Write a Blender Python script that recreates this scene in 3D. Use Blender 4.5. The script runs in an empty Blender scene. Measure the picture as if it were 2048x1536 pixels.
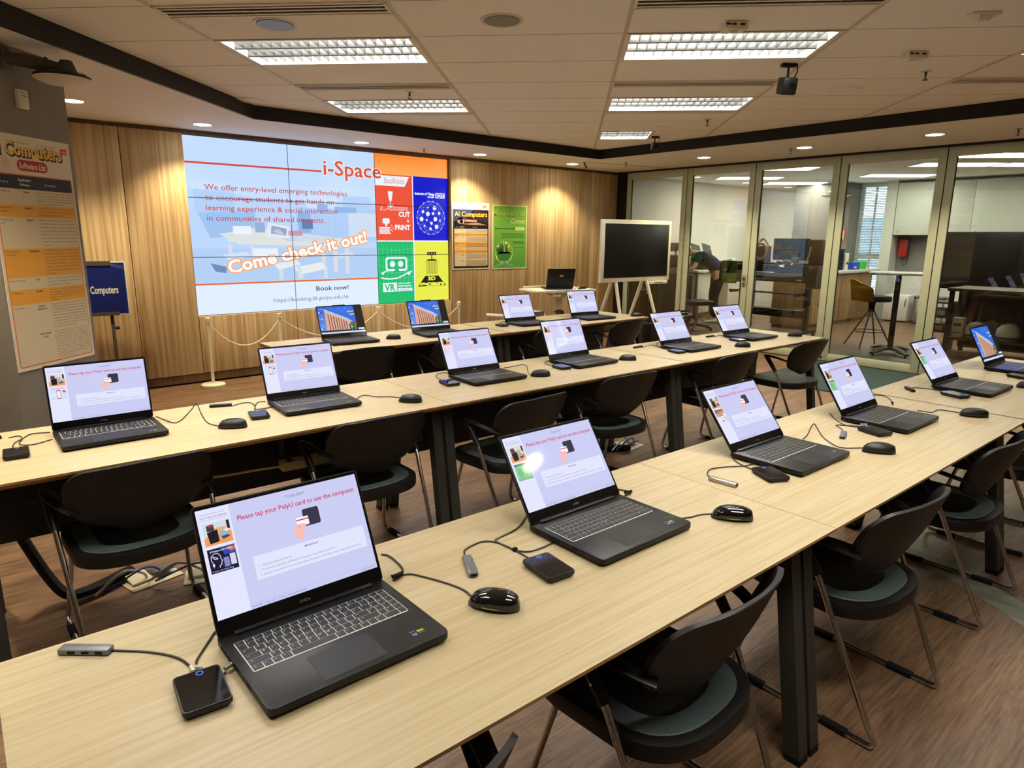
import bpy, bmesh, math, random
from mathutils import Vector, Matrix
random.seed(7)
PI = math.pi
R = math.radians
SC = bpy.context.scene
COL = SC.collection

# ------------------------------------------------------------------ camera, world, exposure
def cam_matrix(yaw, pitch, roll, loc):
    f = Vector((math.sin(yaw)*math.cos(pitch), math.cos(yaw)*math.cos(pitch), math.sin(pitch)))
    r = Vector((math.cos(yaw), -math.sin(yaw), 0)); u = r.cross(f)
    r2 = r*math.cos(roll) + u*math.sin(roll); u2 = -r*math.sin(roll) + u*math.cos(roll)
    m = Matrix((r2, u2, -f)).transposed().to_4x4(); m.translation = loc
    return m
cd = bpy.data.cameras.new('camera'); cam = bpy.data.objects.new('camera', cd); COL.objects.link(cam)
cd.sensor_width = 36.0; cd.lens = 36.0*1347.03/2048; cd.clip_start = .02; cd.clip_end = 200
cam.matrix_world = cam_matrix(R(40.712), R(-12.355), R(0.456), Vector((0, 0, 1.517)))
SC.camera = cam
vs = SC.view_settings
vs.view_transform = 'Standard'; vs.look = 'None'; vs.gamma = 1.0; vs.use_curve_mapping = False
vs.exposure = 0.0
cy = SC.cycles
cy.max_bounces = 10; cy.diffuse_bounces = 7; cy.glossy_bounces = 4; cy.transmission_bounces = 6; cy.transparent_max_bounces = 16
cy.caustics_reflective = False; cy.caustics_refractive = False; cy.sample_clamp_indirect = 6.0
cy.use_adaptive_sampling = True; cy.adaptive_threshold = 0.02; cy.use_denoising = True
LAMP = 40.0          # radiance of the ceiling panels
SPOT = 130.0          # watts of a downlight
w = bpy.data.worlds.new('daylight'); SC.world = w; w.use_nodes = True
w.node_tree.nodes['Background'].inputs[0].default_value = (.55, .68, .95, 1)
w.node_tree.nodes['Background'].inputs[1].default_value = 9.0

# ------------------------------------------------------------------ colours and materials
def L(r, g, b):
    def f(v):
        v /= 255.0
        return v/12.92 if v <= .04045 else ((v+.055)/1.055)**2.4
    return (f(r), f(g), f(b))
def nodes(name):
    m = bpy.data.materials.new(name); m.use_nodes = True
    nt = m.node_tree; return m, nt, nt.nodes['Principled BSDF']
def setp(b, **k):
    for n, v in k.items():
        b.inputs[n.replace('_', ' ')].default_value = v
def noise_mix(nt, b, c1, c2, scale, stretch=(1, 1, 1), detail=4, rough=.6, lo=.35, hi=.65, dist=0.0):
    n = nt.nodes; tc = n.new('ShaderNodeTexCoord'); mp = n.new('ShaderNodeMapping')
    mp.inputs['Scale'].default_value = stretch
    nz = n.new('ShaderNodeTexNoise'); nz.inputs['Scale'].default_value = scale; nz.inputs['Detail'].default_value = detail
    nz.inputs['Roughness'].default_value = rough; nz.inputs['Distortion'].default_value = dist
    cr = n.new('ShaderNodeValToRGB'); cr.color_ramp.elements[0].position = lo; cr.color_ramp.elements[1].position = hi
    cr.color_ramp.elements[0].color = (*c1, 1); cr.color_ramp.elements[1].color = (*c2, 1)
    k = nt.links.new
    k(tc.outputs['Object'], mp.inputs['Vector']); k(mp.outputs[0], nz.inputs['Vector']); k(nz.outputs['Fac'], cr.inputs[0])
    if b is not None: k(cr.outputs[0], b.inputs['Base Color'])
    return cr, mp, tc
def mat(name, c, rough=.5, metal=0.0, spec=.5, vary=.06, scale=9.0):
    m, nt, b = nodes(name); setp(b, Roughness=rough, Metallic=metal); b.inputs['Specular IOR Level'].default_value = spec
    c2 = tuple(min(1, v*(1+vary)) for v in c); c1 = tuple(v*(1-vary) for v in c)
    noise_mix(nt, b, c1, c2, scale)
    return m
def emit(name, c, s):
    m, nt, b = nodes(name); setp(b, Roughness=.5); b.inputs['Base Color'].default_value = (*c, 1)
    b.inputs['Emission Color'].default_value = (*c, 1); b.inputs['Emission Strength'].default_value = s
    return m
def grain(name, cols, axis, scale=6.0, fine=60.0, rough=.45, spec=.4, contrast=1.0, stretch=14.0):
    """wood: broad bands plus fine pores, both drawn out along one axis"""
    m, nt, b = nodes(name); setp(b, Roughness=rough); b.inputs['Specular IOR Level'].default_value = spec
    st = [1, 1, 1]; st['xyz'.index(axis)] = 1.0/stretch
    cr, mp, tc = noise_mix(nt, None, cols[0], cols[1], scale, st, 5, .6, .5-.2/contrast, .5+.2/contrast, .6)
    n = nt.nodes; k = nt.links.new
    st2 = [1, 1, 1]; st2['xyz'.index(axis)] = 1.0/(stretch*2.5)
    mp2 = n.new('ShaderNodeMapping'); mp2.inputs['Scale'].default_value = st2
    nz = n.new('ShaderNodeTexNoise'); nz.inputs['Scale'].default_value = fine; nz.inputs['Detail'].default_value = 3
    r2 = n.new('ShaderNodeValToRGB'); r2.color_ramp.elements[0].position = .3; r2.color_ramp.elements[1].position = .62
    r2.color_ramp.elements[0].color = (*cols[2], 1); r2.color_ramp.elements[1].color = (1, 1, 1, 1)
    mx = n.new('ShaderNodeMix'); mx.data_type = 'RGBA'; mx.blend_type = 'MULTIPLY'; mx.inputs[0].default_value = 1.0
    k(tc.outputs['Object'], mp2.inputs['Vector']); k(mp2.outputs[0], nz.inputs['Vector']); k(nz.outputs['Fac'], r2.inputs[0])
    k(cr.outputs[0], mx.inputs[6]); k(r2.outputs[0], mx.inputs[7]); k(mx.outputs[2], b.inputs['Base Color'])
    return m
def floor_mat():
    m, nt, b = nodes('floor_planks'); setp(b, Roughness=.42); b.inputs['Specular IOR Level'].default_value = .45
    n = nt.nodes; k = nt.links.new
    cr, mp, tc = noise_mix(nt, None, L(87, 66, 47), L(166, 131, 98), 9.0, (.15, 1, 1), 8, .72, .28, .70, 1.4)
    bm = n.new('ShaderNodeMapping'); bm.inputs['Rotation'].default_value = (0, 0, R(.9))
    br = n.new('ShaderNodeTexBrick'); br.offset = .37; br.inputs['Scale'].default_value = 1.0
    br.inputs['Brick Width'].default_value = 1.22; br.inputs['Row Height'].default_value = .18
    br.inputs['Mortar Size'].default_value = .0012; br.inputs['Mortar Smooth'].default_value = .2; br.inputs['Bias'].default_value = 0
    br.inputs['Color1'].default_value = (.80, .78, .76, 1); br.inputs['Color2'].default_value = (1, 1, 1, 1); br.inputs['Mortar'].default_value = (.62, .58, .54, 1)
    mx = n.new('ShaderNodeMix'); mx.data_type = 'RGBA'; mx.blend_type = 'MULTIPLY'; mx.inputs[0].default_value = 1.0
    k(tc.outputs['Object'], bm.inputs['Vector']); k(bm.outputs[0], br.inputs['Vector'])
    mp2 = n.new('ShaderNodeMapping'); mp2.inputs['Scale'].default_value = (.06, 1, 1)
    nz = n.new('ShaderNodeTexNoise'); nz.inputs['Scale'].default_value = 95; nz.inputs['Detail'].default_value = 5
    r2 = n.new('ShaderNodeValToRGB'); r2.color_ramp.elements[0].position = .34; r2.color_ramp.elements[1].position = .56
    r2.color_ramp.elements[0].color = (.60, .55, .50, 1); r2.color_ramp.elements[1].color = (1, 1, 1, 1)
    mx2 = n.new('ShaderNodeMix'); mx2.data_type = 'RGBA'; mx2.blend_type = 'MULTIPLY'; mx2.inputs[0].default_value = 1.0
    k(tc.outputs['Object'], mp2.inputs['Vector']); k(mp2.outputs[0], nz.inputs['Vector']); k(nz.outputs['Fac'], r2.inputs[0])
    k(cr.outputs[0], mx.inputs[6]); k(br.outputs['Color'], mx.inputs[7]); k(mx.outputs[2], mx2.inputs[6]); k(r2.outputs[0], mx2.inputs[7])
    k(mx2.outputs[2], b.inputs['Base Color'])
    return m
def attr_mat(name, emission, rough, spec=.5):
    m, nt, b = nodes(name); setp(b, Roughness=rough); b.inputs['Specular IOR Level'].default_value = spec
    at = nt.nodes.new('ShaderNodeAttribute'); at.attribute_name = 'Col'
    if emission:
        b.inputs['Base Color'].default_value = (.01, .01, .012, 1)
        nt.links.new(at.outputs['Color'], b.inputs['Emission Color']); b.inputs['Emission Strength'].default_value = emission
    else:
        nt.links.new(at.outputs['Color'], b.inputs['Base Color'])
    return m
def glass_mat(name, tint, f0=1.0):
    m, nt, b = nodes(name); n = nt.nodes; n.remove(b); k = nt.links.new
    tr = n.new('ShaderNodeBsdfTransparent'); tr.inputs[0].default_value = (*tint, 1)
    gl = n.new('ShaderNodeBsdfGlossy'); gl.inputs['Roughness'].default_value = 0.0; gl.inputs[0].default_value = (f0, f0, f0, 1)
    fr = n.new('ShaderNodeFresnel'); fr.inputs[0].default_value = 1.5
    mx = n.new('ShaderNodeMixShader'); k(fr.outputs[0], mx.inputs[0]); k(tr.outputs[0], mx.inputs[1]); k(gl.outputs[0], mx.inputs[2])
    k(mx.outputs[0], n['Material Output'].inputs[0])
    return m
M = {}
M['floor'] = floor_mat()
M['oak_wall'] = grain('oak_wall', (L(188, 164, 124), L(208, 184, 144), L(205, 192, 174)), 'z', 5.0, 42.0, .5, .35, 1.0, 18)
M['oak_shaded'] = grain('oak_recess_shaded', (L(96, 74, 50), L(122, 96, 64), L(215, 205, 190)), 'z', 5.0, 42.0, .55, .3, 1.0, 18)  # darker oak; shade of the recessed strips is put into its colour
M['table'] = grain('table_laminate', (L(196, 178, 140), L(206, 190, 154), L(236, 229, 214)), 'x', 5.0, 90.0, .38, .3, .7, 14)
M['table_edge'] = grain('table_edge', (L(160, 124, 80), L(186, 150, 104), L(215, 200, 180)), 'x', 8.0, 60.0, .45, .3, 1, 12)
M['counter_wood'] = grain('counter_wood', (L(148, 118, 82), L(176, 146, 104), L(210, 195, 175)), 'z', 5.0, 40.0, .5, .35, 1, 16)
M['white'] = mat('white_paint', L(232, 228, 220), .6, vary=.015)
M['ceiling'] = mat('ceiling_tile', L(250, 250, 250), .85, spec=.2, vary=.02, scale=40)
M['soffit'] = mat('soffit_plaster', L(250, 250, 250), .8, spec=.2, vary=.015)
M['dark_gap'] = mat('dark_gap', L(34, 30, 26), .8)
M['grid_bar'] = mat('ceiling_grid', L(205, 196, 182), .5, vary=.02)
M['black_trim'] = mat('black_trim', L(26, 23, 20), .55, spec=.3)
M['grey_wall'] = mat('grey_pillar_paint', L(138, 134, 128), .7, spec=.25, vary=.05, scale=3)
M['grey_dark'] = mat('dark_grey_paint', L(84, 80, 72), .7, spec=.25)
M['aluminium'] = mat('aluminium_frame', L(188, 200, 180), .42, .0, vary=.03)
M['gasket'] = mat('gasket', L(32, 32, 28), .7)
M['steel'] = mat('brushed_steel', L(190, 186, 176), .32, .8, vary=.05)
M['chrome'] = mat('chrome_tube', L(205, 203, 198), .16, 1.0, vary=.02)
M['glass'] = glass_mat('partition_glass', (.935, .97, .93))
M['black'] = mat('black_plastic', L(14, 13, 13), .45, spec=.4)
M['black_gloss'] = mat('gloss_black', L(12, 12, 13), .09, spec=.55)
M['shell'] = mat('chair_shell', L(15, 13, 11), .5, spec=.3)
M['pad'] = mat('chair_pad_vinyl', L(78, 90, 88), .55, spec=.35, vary=.12, scale=120)
M['leg'] = mat('table_leg_paint', L(44, 44, 40), .5, spec=.35)
M['modesty'] = mat('modesty_panel', L(27, 27, 24), .6, spec=.25)
M['laptop'] = mat('laptop_shell', L(18, 18, 19), .42, spec=.27, vary=.05, scale=60)
M['bezel'] = mat('laptop_bezel', L(10, 10, 11), .12, spec=.5)
M['rubber'] = mat('rubber', L(18, 18, 18), .75, spec=.2)
M['cable'] = mat('black_cable', L(17, 17, 18), .5)
M['white_plastic'] = mat('white_plastic', L(228, 224, 206), .42, vary=.02)
M['cream'] = mat('cream_plastic', L(226, 219, 188), .45, vary=.03)
M['grey_plastic'] = mat('grey_metal_hub', L(120, 122, 126), .4, .5)
M['screen'] = attr_mat('lit_screen', 1.0, .06, .5)
M['wall_screen'] = attr_mat('lit_video_wall', 1.0, .35, .3)
M['print'] = attr_mat('printed_sheet', 0, .42, .35)
M['off_screen'] = mat('dark_display_glass', L(15, 16, 14), .32, spec=.5, vary=.02)
M['lamp'] = emit('fluorescent_panel', (1.0, .98, .93), LAMP)
M['tube'] = emit('fluorescent_tube', (1.0, .98, .93), LAMP*3.6)
M['down'] = emit('downlight_lens', (1.0, .90, .70), 34.0)
M['lamp_soft'] = emit('next_room_panel', (1.0, .98, .90), LAMP*.36)
M['louvre'] = mat('louvre_white', L(60, 60, 58), .4, .0, vary=.01)
M['mat_teal'] = mat('teal_carpet', L(58, 76, 78), .95, spec=.1, vary=.25, scale=60)
M['strip'] = grain('grey_green_vinyl', (L(112, 118, 98), L(150, 154, 132), L(205, 205, 195)), 'y', 6, 30, .5, .4, 1, 6)
M['rope'] = mat('white_rope', L(226, 220, 200), .8, vary=.08, scale=200)
M['skin'] = mat('skin', L(205, 160, 130), .5, vary=.05)
M['hair'] = mat('black_hair', L(22, 20, 20), .55, vary=.2, scale=80)
M['navy'] = mat('navy_shirt', L(38, 46, 70), .85, spec=.2, vary=.1)
M['trousers'] = mat('black_trousers', L(24, 22, 20), .85, spec=.2)
M['mustard'] = mat('mustard_felt', L(190, 140, 42), .9, spec=.15, vary=.1, scale=80)
M['slate'] = mat('slate_felt', L(66, 76, 82), .9, spec=.15, vary=.1, scale=80)
M['red'] = mat('red_plastic', L(176, 40, 36), .4)
M['orange'] = mat('orange_card', L(226, 98, 52), .5)
M['blue'] = mat('blue_plastic', L(40, 70, 190), .45)
M['green'] = mat('green_plastic', L(70, 190, 70), .45)
M['lime'] = mat('lime_panel', L(120, 170, 60), .6)
M['tan'] = mat('tan_leather', L(190, 140, 90), .6)
M['brown'] = mat('brown_wood', L(88, 62, 42), .5)
M['slat'] = mat('blind_slat', L(226, 230, 236), .5, vary=.01)
M['cupboard'] = mat('pale_cupboard', L(206, 210, 198), .45, vary=.015)
M['blue_glow'] = emit('blue_key_glow', (.05, .16, 1.0), 1.4)
M['key_glow'] = emit('white_key_glow', L(186, 184, 172), .42)
M['sky'] = emit('daylight_panel', (.80, .90, 1.0), 1.5)

# ------------------------------------------------------------------ mesh helpers
class MB:
    """collects shapes of one part and links them as one mesh object"""
    def __init__(s): s.bm = bmesh.new(); s.mi = 0
    def m(s, i): s.mi = i; return s
    def _take(s, fs, smooth=False):
        for f in fs: f.material_index = s.mi; f.smooth = smooth
    def box(s, c, d, rot=None, bev=0.0, seg=2):
        """box with centre c and sizes d"""
        b2 = bmesh.new(); bmesh.ops.create_cube(b2, size=1.0)
        for v in b2.verts: v.co = Vector((v.co.x*d[0], v.co.y*d[1], v.co.z*d[2]))
        if bev: bmesh.ops.bevel(b2, geom=b2.edges[:], offset=min(bev, min(d)*.49), segments=seg, profile=.5, affect='EDGES')
        mtx = Matrix.Translation(c) @ (rot.to_4x4() if rot is not None else Matrix())
        s.merge(b2, mtx, bev > 0); return s
    def b(s, x0, x1, y0, y1, z0, z1, bev=0.0):
        return s.box(((x0+x1)/2, (y0+y1)/2, (z0+z1)/2), (abs(x1-x0), abs(y1-y0), abs(z1-z0)), None, bev)
    def merge(s, b2, mtx=Matrix(), smooth=False):
        vm = {v: s.bm.verts.new(mtx @ v.co) for v in b2.verts}
        for f in b2.faces:
            try: nf = s.bm.faces.new([vm[v] for v in f.verts])
            except ValueError: continue
            nf.material_index = s.mi; nf.smooth = smooth
        b2.free()
    def ring(s, c, u, v, r, n):
        return [s.bm.verts.new(c + (u*math.cos(2*PI*i/n) + v*math.sin(2*PI*i/n))*r) for i in range(n)]
    def tube(s, pts, r, n=8, cap=True, rads=None, closed=False, flat=1.0, up=None):
        """round (or flattened) bar along a path, parallel transported"""
        P = [Vector(p) for p in pts]; N = len(P); T = []
        for i in range(N):
            if closed: t = P[(i+1) % N] - P[i-1]
            elif i == 0: t = P[1]-P[0]
            elif i == N-1: t = P[-1]-P[-2]
            else: t = (P[i+1]-P[i]).normalized() + (P[i]-P[i-1]).normalized()
            T.append(t.normalized())
        a = Vector(up) if up else (Vector((0, 0, 1)) if abs(T[0].z) < .9 else Vector((1, 0, 0)))
        u = (a - T[0]*a.dot(T[0])).normalized(); rings = []
        for i in range(N):
            if i: u = (u - T[i]*u.dot(T[i])).normalized()
            v = T[i].cross(u)
            rr = rads[i] if rads else r
            rings.append(s.ring(P[i], u*flat, v, rr, n))
        rg = range(N) if closed else range(N-1)
        for i in rg:
            A, B = rings[i], rings[(i+1) % N]
            for j in range(n):
                f = s.bm.faces.new((A[j], A[(j+1) % n], B[(j+1) % n], B[j])); f.material_index = s.mi; f.smooth = True
        if cap and not closed:
            for rr, rev in ((rings[0], True), (rings[-1], False)):
                f = s.bm.faces.new(rr[::-1] if rev else rr); f.material_index = s.mi
        return s
    def cyl(s, p0, p1, r, r1=None, n=20):
        return s.tube([p0, p1], r, n, True, [r, r if r1 is None else r1])
    def lathe(s, prof, c=(0, 0, 0), n=24, axis='z'):
        """turned body from (radius, height) pairs"""
        c = Vector(c); rings = []
        A = {'z': (Vector((1, 0, 0)), Vector((0, 1, 0)), Vector((0, 0, 1))), 'y': (Vector((1, 0, 0)), Vector((0, 0, 1)), Vector((0, -1, 0))), 'x': (Vector((0, 1, 0)), Vector((0, 0, 1)), Vector((1, 0, 0)))}[axis]
        for r, h in prof: rings.append(s.ring(c + A[2]*h, A[0], A[1], max(r, 1e-4), n))
        for a, b in zip(rings, rings[1:]):
            for j in range(n):
                f = s.bm.faces.new((a[j], a[(j+1) % n], b[(j+1) % n], b[j])); f.material_index = s.mi; f.smooth = True
        f = s.bm.faces.new(rings[0][::-1]); f.material_index = s.mi
        f = s.bm.faces.new(rings[-1]); f.material_index = s.mi
        return s
    def loft(s, rings, cap=True, smooth=True, closed=True):
        """skin through rings of equal length"""
        V = [[s.bm.verts.new(Vector(p)) for p in r] for r in rings]; n = len(V[0])
        for a, b in zip(V, V[1:]):
            for j in range(n if closed else n-1):
                f = s.bm.faces.new((a[j], a[(j+1) % n], b[(j+1) % n], b[j])); f.material_index = s.mi; f.smooth = smooth
        if cap:
            f = s.bm.faces.new(V[0][::-1]); f.material_index = s.mi
            f = s.bm.faces.new(V[-1]); f.material_index = s.mi
        return s
    def prism(s, poly, z0, z1, bev=0.0, mtx=Matrix()):
        b2 = bmesh.new(); lo = [b2.verts.new((x, y, z0)) for x, y in poly]; hi = [b2.verts.new((x, y, z1)) for x, y in poly]
        n = len(poly); b2.faces.new(lo[::-1]); b2.faces.new(hi)
        for i in range(n): b2.faces.new((lo[i], lo[(i+1) % n], hi[(i+1) % n], hi[i]))
        if bev: bmesh.ops.bevel(b2, geom=[e for e in b2.edges if abs(e.verts[0].co.z-e.verts[1].co.z) < 1e-6], offset=bev, segments=2, profile=.5, affect='EDGES')
        s.merge(b2, mtx, bev > 0); return s
    def face(s, pts, smooth=False):
        f = s.bm.faces.new([s.bm.verts.new(Vector(p)) for p in pts]); f.material_index = s.mi; f.smooth = smooth; return s
    def mesh(s, name, mats):
        bmesh.ops.recalc_face_normals(s.bm, faces=s.bm.faces[:])
        me = bpy.data.meshes.new(name); s.bm.to_mesh(me); s.bm.free()
        for m in (mats if isinstance(mats, (list, tuple)) else [mats]): me.materials.append(M[m] if isinstance(m, str) else m)
        me.set_sharp_from_angle(angle=R(38))
        return me
    def build(s, name, mats, parent=None, loc=(0, 0, 0), rot=(0, 0, 0)):
        return put(name, s.mesh(name, mats), parent, loc, rot)
def put(name, me, parent=None, loc=(0, 0, 0), rot=(0, 0, 0)):
    o = bpy.data.objects.new(name, me); COL.objects.link(o); o.location = loc; o.rotation_euler = rot
    if parent is not None: o.parent = parent
    return o
def tag(o, label, cat, group=None):
    o['label'] = label; o['category'] = cat
    if group: o['group'] = group
    return o
def thing(name, label, cat, loc=(0, 0, 0), rz=0.0, group=None):
    o = put(name, None, None, loc, (0, 0, rz)); o.empty_display_size = .1
    return tag(o, label, cat, group)
def struct(o): o['kind'] = 'structure'; return o
def copy_tree(o, parent=None):
    c = o.copy(); COL.objects.link(c); c.parent = parent
    for ch in list(o.children): copy_tree(ch, c)
    return c
def dup(root, label, loc, rz=None, group=None):
    c = copy_tree(root); c.location = loc; c['label'] = label
    if rz is not None: c.rotation_euler = (0, 0, rz)
    if group: c['group'] = group
    return c
def rrect(x0, y0, x1, y1, r, n=5):
    P = []
    for cx, cy, a in ((x1-r, y1-r, 0), (x0+r, y1-r, 90), (x0+r, y0+r, 180), (x1-r, y0+r, 270)):
        for i in range(n+1):
            t = R(a+90*i/n); P.append((cx+r*math.cos(t), cy+r*math.sin(t)))
    return P

# ------------------------------------------------------------------ flat artwork: screens, posters, signs
_TXT = {}
def text_geo(s, bold=0.0, res=2):
    k = (s, bold, res)
    if k not in _TXT:
        cu = bpy.data.curves.new('t', 'FONT'); cu.body = s; cu.size = 1.0; cu.resolution_u = res; cu.offset = bold
        o = bpy.data.objects.new('t', cu); me = o.to_mesh()
        V = [(v.co.x, v.co.y) for v in me.vertices]; F = [tuple(p.vertices) for p in me.polygons]
        o.to_mesh_clear(); bpy.data.objects.remove(o); bpy.data.curves.remove(cu)
        xs = [v[0] for v in V] or [0, 0]
        _TXT[k] = (V, F, min(xs), max(xs))
    return _TXT[k]
class Canvas:
    """coloured shapes on a w x h sheet; x to the right, y downwards from the top left corner, all in the sheet's own units"""
    def __init__(s, w, h, uw=None, uh=None, eps=.0002):
        s.w, s.h = w, h; s.ux = w/(uw or w); s.uy = h/(uh or h); s.V = []; s.F = []; s.C = []; s.z = 0.0; s.eps = eps
    def up(s): s.z += s.eps; return s
    def p(s, x, y): return (x*s.ux, s.h - y*s.uy, s.z)
    def poly(s, pts, c):
        b = len(s.V); s.V += [s.p(*q) for q in pts]; s.F.append(tuple(range(b, b+len(pts)))); s.C.append(c); return s
    def rect(s, x0, y0, x1, y1, c): return s.poly([(x0, y1), (x1, y1), (x1, y0), (x0, y0)], c)
    def ell(s, cx, cy, rx, ry, c, n=24): return s.poly([(cx+rx*math.cos(-2*PI*i/n), cy+ry*math.sin(-2*PI*i/n)) for i in range(n)], c)
    def rr(s, x0, y0, x1, y1, r, c):
        q = rrect(x0, y0, x1, y1, r); return s.poly(q[::-1], c)
    def line(s, pts, wd, c):
        for (x0, y0), (x1, y1) in zip(pts, pts[1:]):
            dx, dy = x1-x0, y1-y0; l = math.hypot(dx, dy) or 1; nx, ny = -dy/l*wd/2, dx/l*wd/2
            s.poly([(x0+nx, y0+ny), (x1+nx, y1+ny), (x1-nx, y1-ny), (x0-nx, y0-ny)], c)
        return s
    def text(s, t, x, y, size, c, al='l', bold=0.0, shear=0.0, rot=0.0, fit=None, res=2, sx=1.0):
        """baseline at (x, y); fit squeezes the line to that width"""
        V, F, x0, x1 = text_geo(t, bold, res)
        if bold: x0, x1 = text_geo(t, 0.0, res)[2:]
        k = size*sx
        if fit: k = fit/max(x1-x0, 1e-6)
        wd = (x1-x0)*k; ox = {'l': 0, 'c': -wd/2, 'r': -wd}[al]; ca, sa = math.cos(R(rot)), math.sin(R(rot)); b = len(s.V)
        for vx, vy in V:
            px, py = (vx-x0)*k + ox + shear*vy*size, vy*size
            s.V.append(s.p(x + px*ca - py*sa, y - (px*sa + py*ca)))
        s.F += [tuple(b+i for i in f) for f in F]; s.C += [c]*len(F)
        return s
    def para(s, lines, x, y, size, lead, c, fit=None, **k):
        for i, t in enumerate(lines): s.text(t, x, y+i*lead, size, c, fit=fit if (fit and i < len(lines)-1) else None, **k)
        return s
    def mesh(s, name, mt, back=None):
        me = bpy.data.meshes.new(name); me.from_pydata(s.V, [], s.F); me.materials.append(M[mt])
        a = me.color_attributes.new('Col', 'FLOAT_COLOR', 'CORNER'); i = 0; buf = []
        for f, c in zip(me.polygons, s.C): buf += [*c, 1.0]*f.loop_total
        a.data.foreach_set('color', buf); me.update()
        return me
    def build(s, name, mt, parent=None, loc=(0, 0, 0), rot=(0, 0, 0)): return put(name, s.mesh(name, mt), parent, loc, rot)
UP = (R(90), 0, 0)      # a sheet standing upright, facing -Y

# ------------------------------------------------------------------ the setting
ZC, ZS = 2.62, 2.51                 # tile ceiling, lower plaster soffit
A45 = R(-45.5); DU = Vector((math.cos(A45), math.sin(A45), 0)); DV = Vector((-math.sin(A45), math.cos(A45), 0))
U0, du, V0, dv = -2.11, 1.19, 4.09, .592
def UV(u, v, z=0.0): p = DU*u + DV*v; return Vector((p.x, p.y, z))
struct(MB().b(-4.5, 15.2, -4.5, 8.6, -.12, 0).build('floor', 'floor'))

def wood_wall():
    m = MB(); y = 7.3
    xs = [-4.5, -2.2, -.95, .32, 1.497, 2.05]
    def panel(x0, x1, z0, z1): m.b(x0+.004, x1-.004, y, y+.05, z0, z1, .0015)
    for a, b in zip(xs, xs[1:]): panel(a, b, .105, 2.47)
    for a, b in zip([2.05, 3.09, 4.13], [3.09, 4.13, 5.22]): panel(a, b, .105, .69)
    for a, b in zip([5.22, 5.88, 6.552, 7.20, 7.843], [5.88, 6.552, 7.20, 7.843, 8.45]): panel(a, b, .105, 2.47)
    m.m(1)
    m.b(-4.5, 8.45, y+.012, y+.05, .02, .098); m.b(5.216, 5.22, y+.045, y+.16, .69, 2.47); m.b(2.05, 2.054, y+.045, y+.16, .69, 2.47)
    m.b(2.05, 5.22, y+.045, y+.16, .684, .69); m.b(2.05, 5.22, y+.045, y+.16, 2.47, 2.476); m.b(-4.5, 8.45, y+.02, y+.05, 2.474, ZS)  # last strip, under the soffit, has its shade painted in
    m.m(2); m.b(-4.5, 2.04, y+.05, y+.16, 0, ZS); m.b(5.224, 8.46, y+.05, y+.16, 0, ZS); m.b(2.04, 5.23, y+.161, y+.2, 0, ZS); m.b(2.05, 5.22, y+.05, y+.16, 0, .68)
    return struct(m.build('wall_back', ['oak_wall', 'oak_shaded', 'dark_gap']))
wood_wall()
struct(MB().b(-4.7, -4.5, -4.5, 7.5, 0, 2.9).build('wall_left', 'white'))
struct(MB().b(-4.7, 15.2, -4.7, -4.5, 0, 2.9).build('wall_front', 'white'))
struct(MB().b(8.46, 15.2, 8.2, 8.35, 0, 2.9).build('wall_far', 'white'))
struct(MB().b(8.46, 8.56, 7.14, 8.2, 0, 2.9).build('wall_return', 'black_trim'))

# tile ceiling, with cells left open for the lights
LIGHTS = {(0, 0): 1, (2, 0): 1, (0, 3): 1, (2, 3): 1, (4, 0): 1, (2, 6): .5, (0, -3): 1, (2, -3): 1, (0, -6): 1, (2, -6): 1}
def tile_ceiling():
    m = MB()
    for k in range(-3, 8):
        for r in range(-13, 10):
            c = UV(U0+du*(k+.5), V0+dv*(r+.5))
            if not (-5 < c.x < 7.6 and -5 < c.y < 7.1): continue
            u0, v0 = U0+du*k, V0+dv*r; f = LIGHTS.get((k, r), 0)
            if f: u0 += du*f
            if f >= 1: continue
            P = [UV(u0, v0+.003, ZC), UV(U0+du*(k+1), v0+.003, ZC), UV(U0+du*(k+1), v0+dv-.003, ZC), UV(u0, v0+dv-.003, ZC)]
            m.face(P[::-1])
    m.m(1)
    for k in range(-2, 8):
        u = U0+du*k
        m.face([UV(u-.012, -7, ZC-.003), UV(u+.012, -7, ZC-.003), UV(u+.012, 10, ZC-.003), UV(u-.012, 10, ZC-.003)])
    m.m(2); m.face([(-5, -5, ZC+.16), (9, -5, ZC+.16), (9, 9, ZC+.16), (-5, 9, ZC+.16)])
    o = m.build('ceiling', ['ceiling', 'grid_bar', 'dark_gap']); return struct(o)
tile_ceiling()
FA = [(-4.4, -.35), (2.363, 6.23), (6.82, 6.215), (6.73, -4.5)]
def soffit():
    m = MB(); out = [(-4.5, 7.5), (8.5, 7.5), (8.5, -4.5)]
    m.face([(x, y, ZS) for x, y in FA + out[::-1]])
    m.m(1)
    for (x0, y0), (x1, y1) in ((((7.62, 7.2)), (6.95, 6.62)), ((6.95, 6.62), (8.38, 6.3))):     # shadow gaps of the access hatch
        d = Vector((x1-x0, y1-y0, 0)).normalized(); n = Vector((-d.y, d.x, 0))*.012
        a, b = Vector((x0, y0, ZS-.002)), Vector((x1, y1, ZS-.002)); m.face([a-n, b-n, b+n, a+n])
    return struct(m.build('trim_1', ['soffit', 'dark_gap']))
soffit()
def fascia():
    m = MB()
    for a, b in zip(FA, FA[1:]):
        a, b = Vector((*a, 0)), Vector((*b, 0)); d = (b-a).normalized(); n = Vector((-d.y, d.x, 0)); L_ = (b-a).length
        m.box((a+b)/2 + n*.012 + Vector((0, 0, (ZS+ZC)/2-.002)), (L_+.02, .024, ZC-ZS+.004), Matrix.Rotation(math.atan2(d.y, d.x), 3, 'Z'))
    return struct(m.build('trim_2', 'black_trim'))
fascia()
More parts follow.
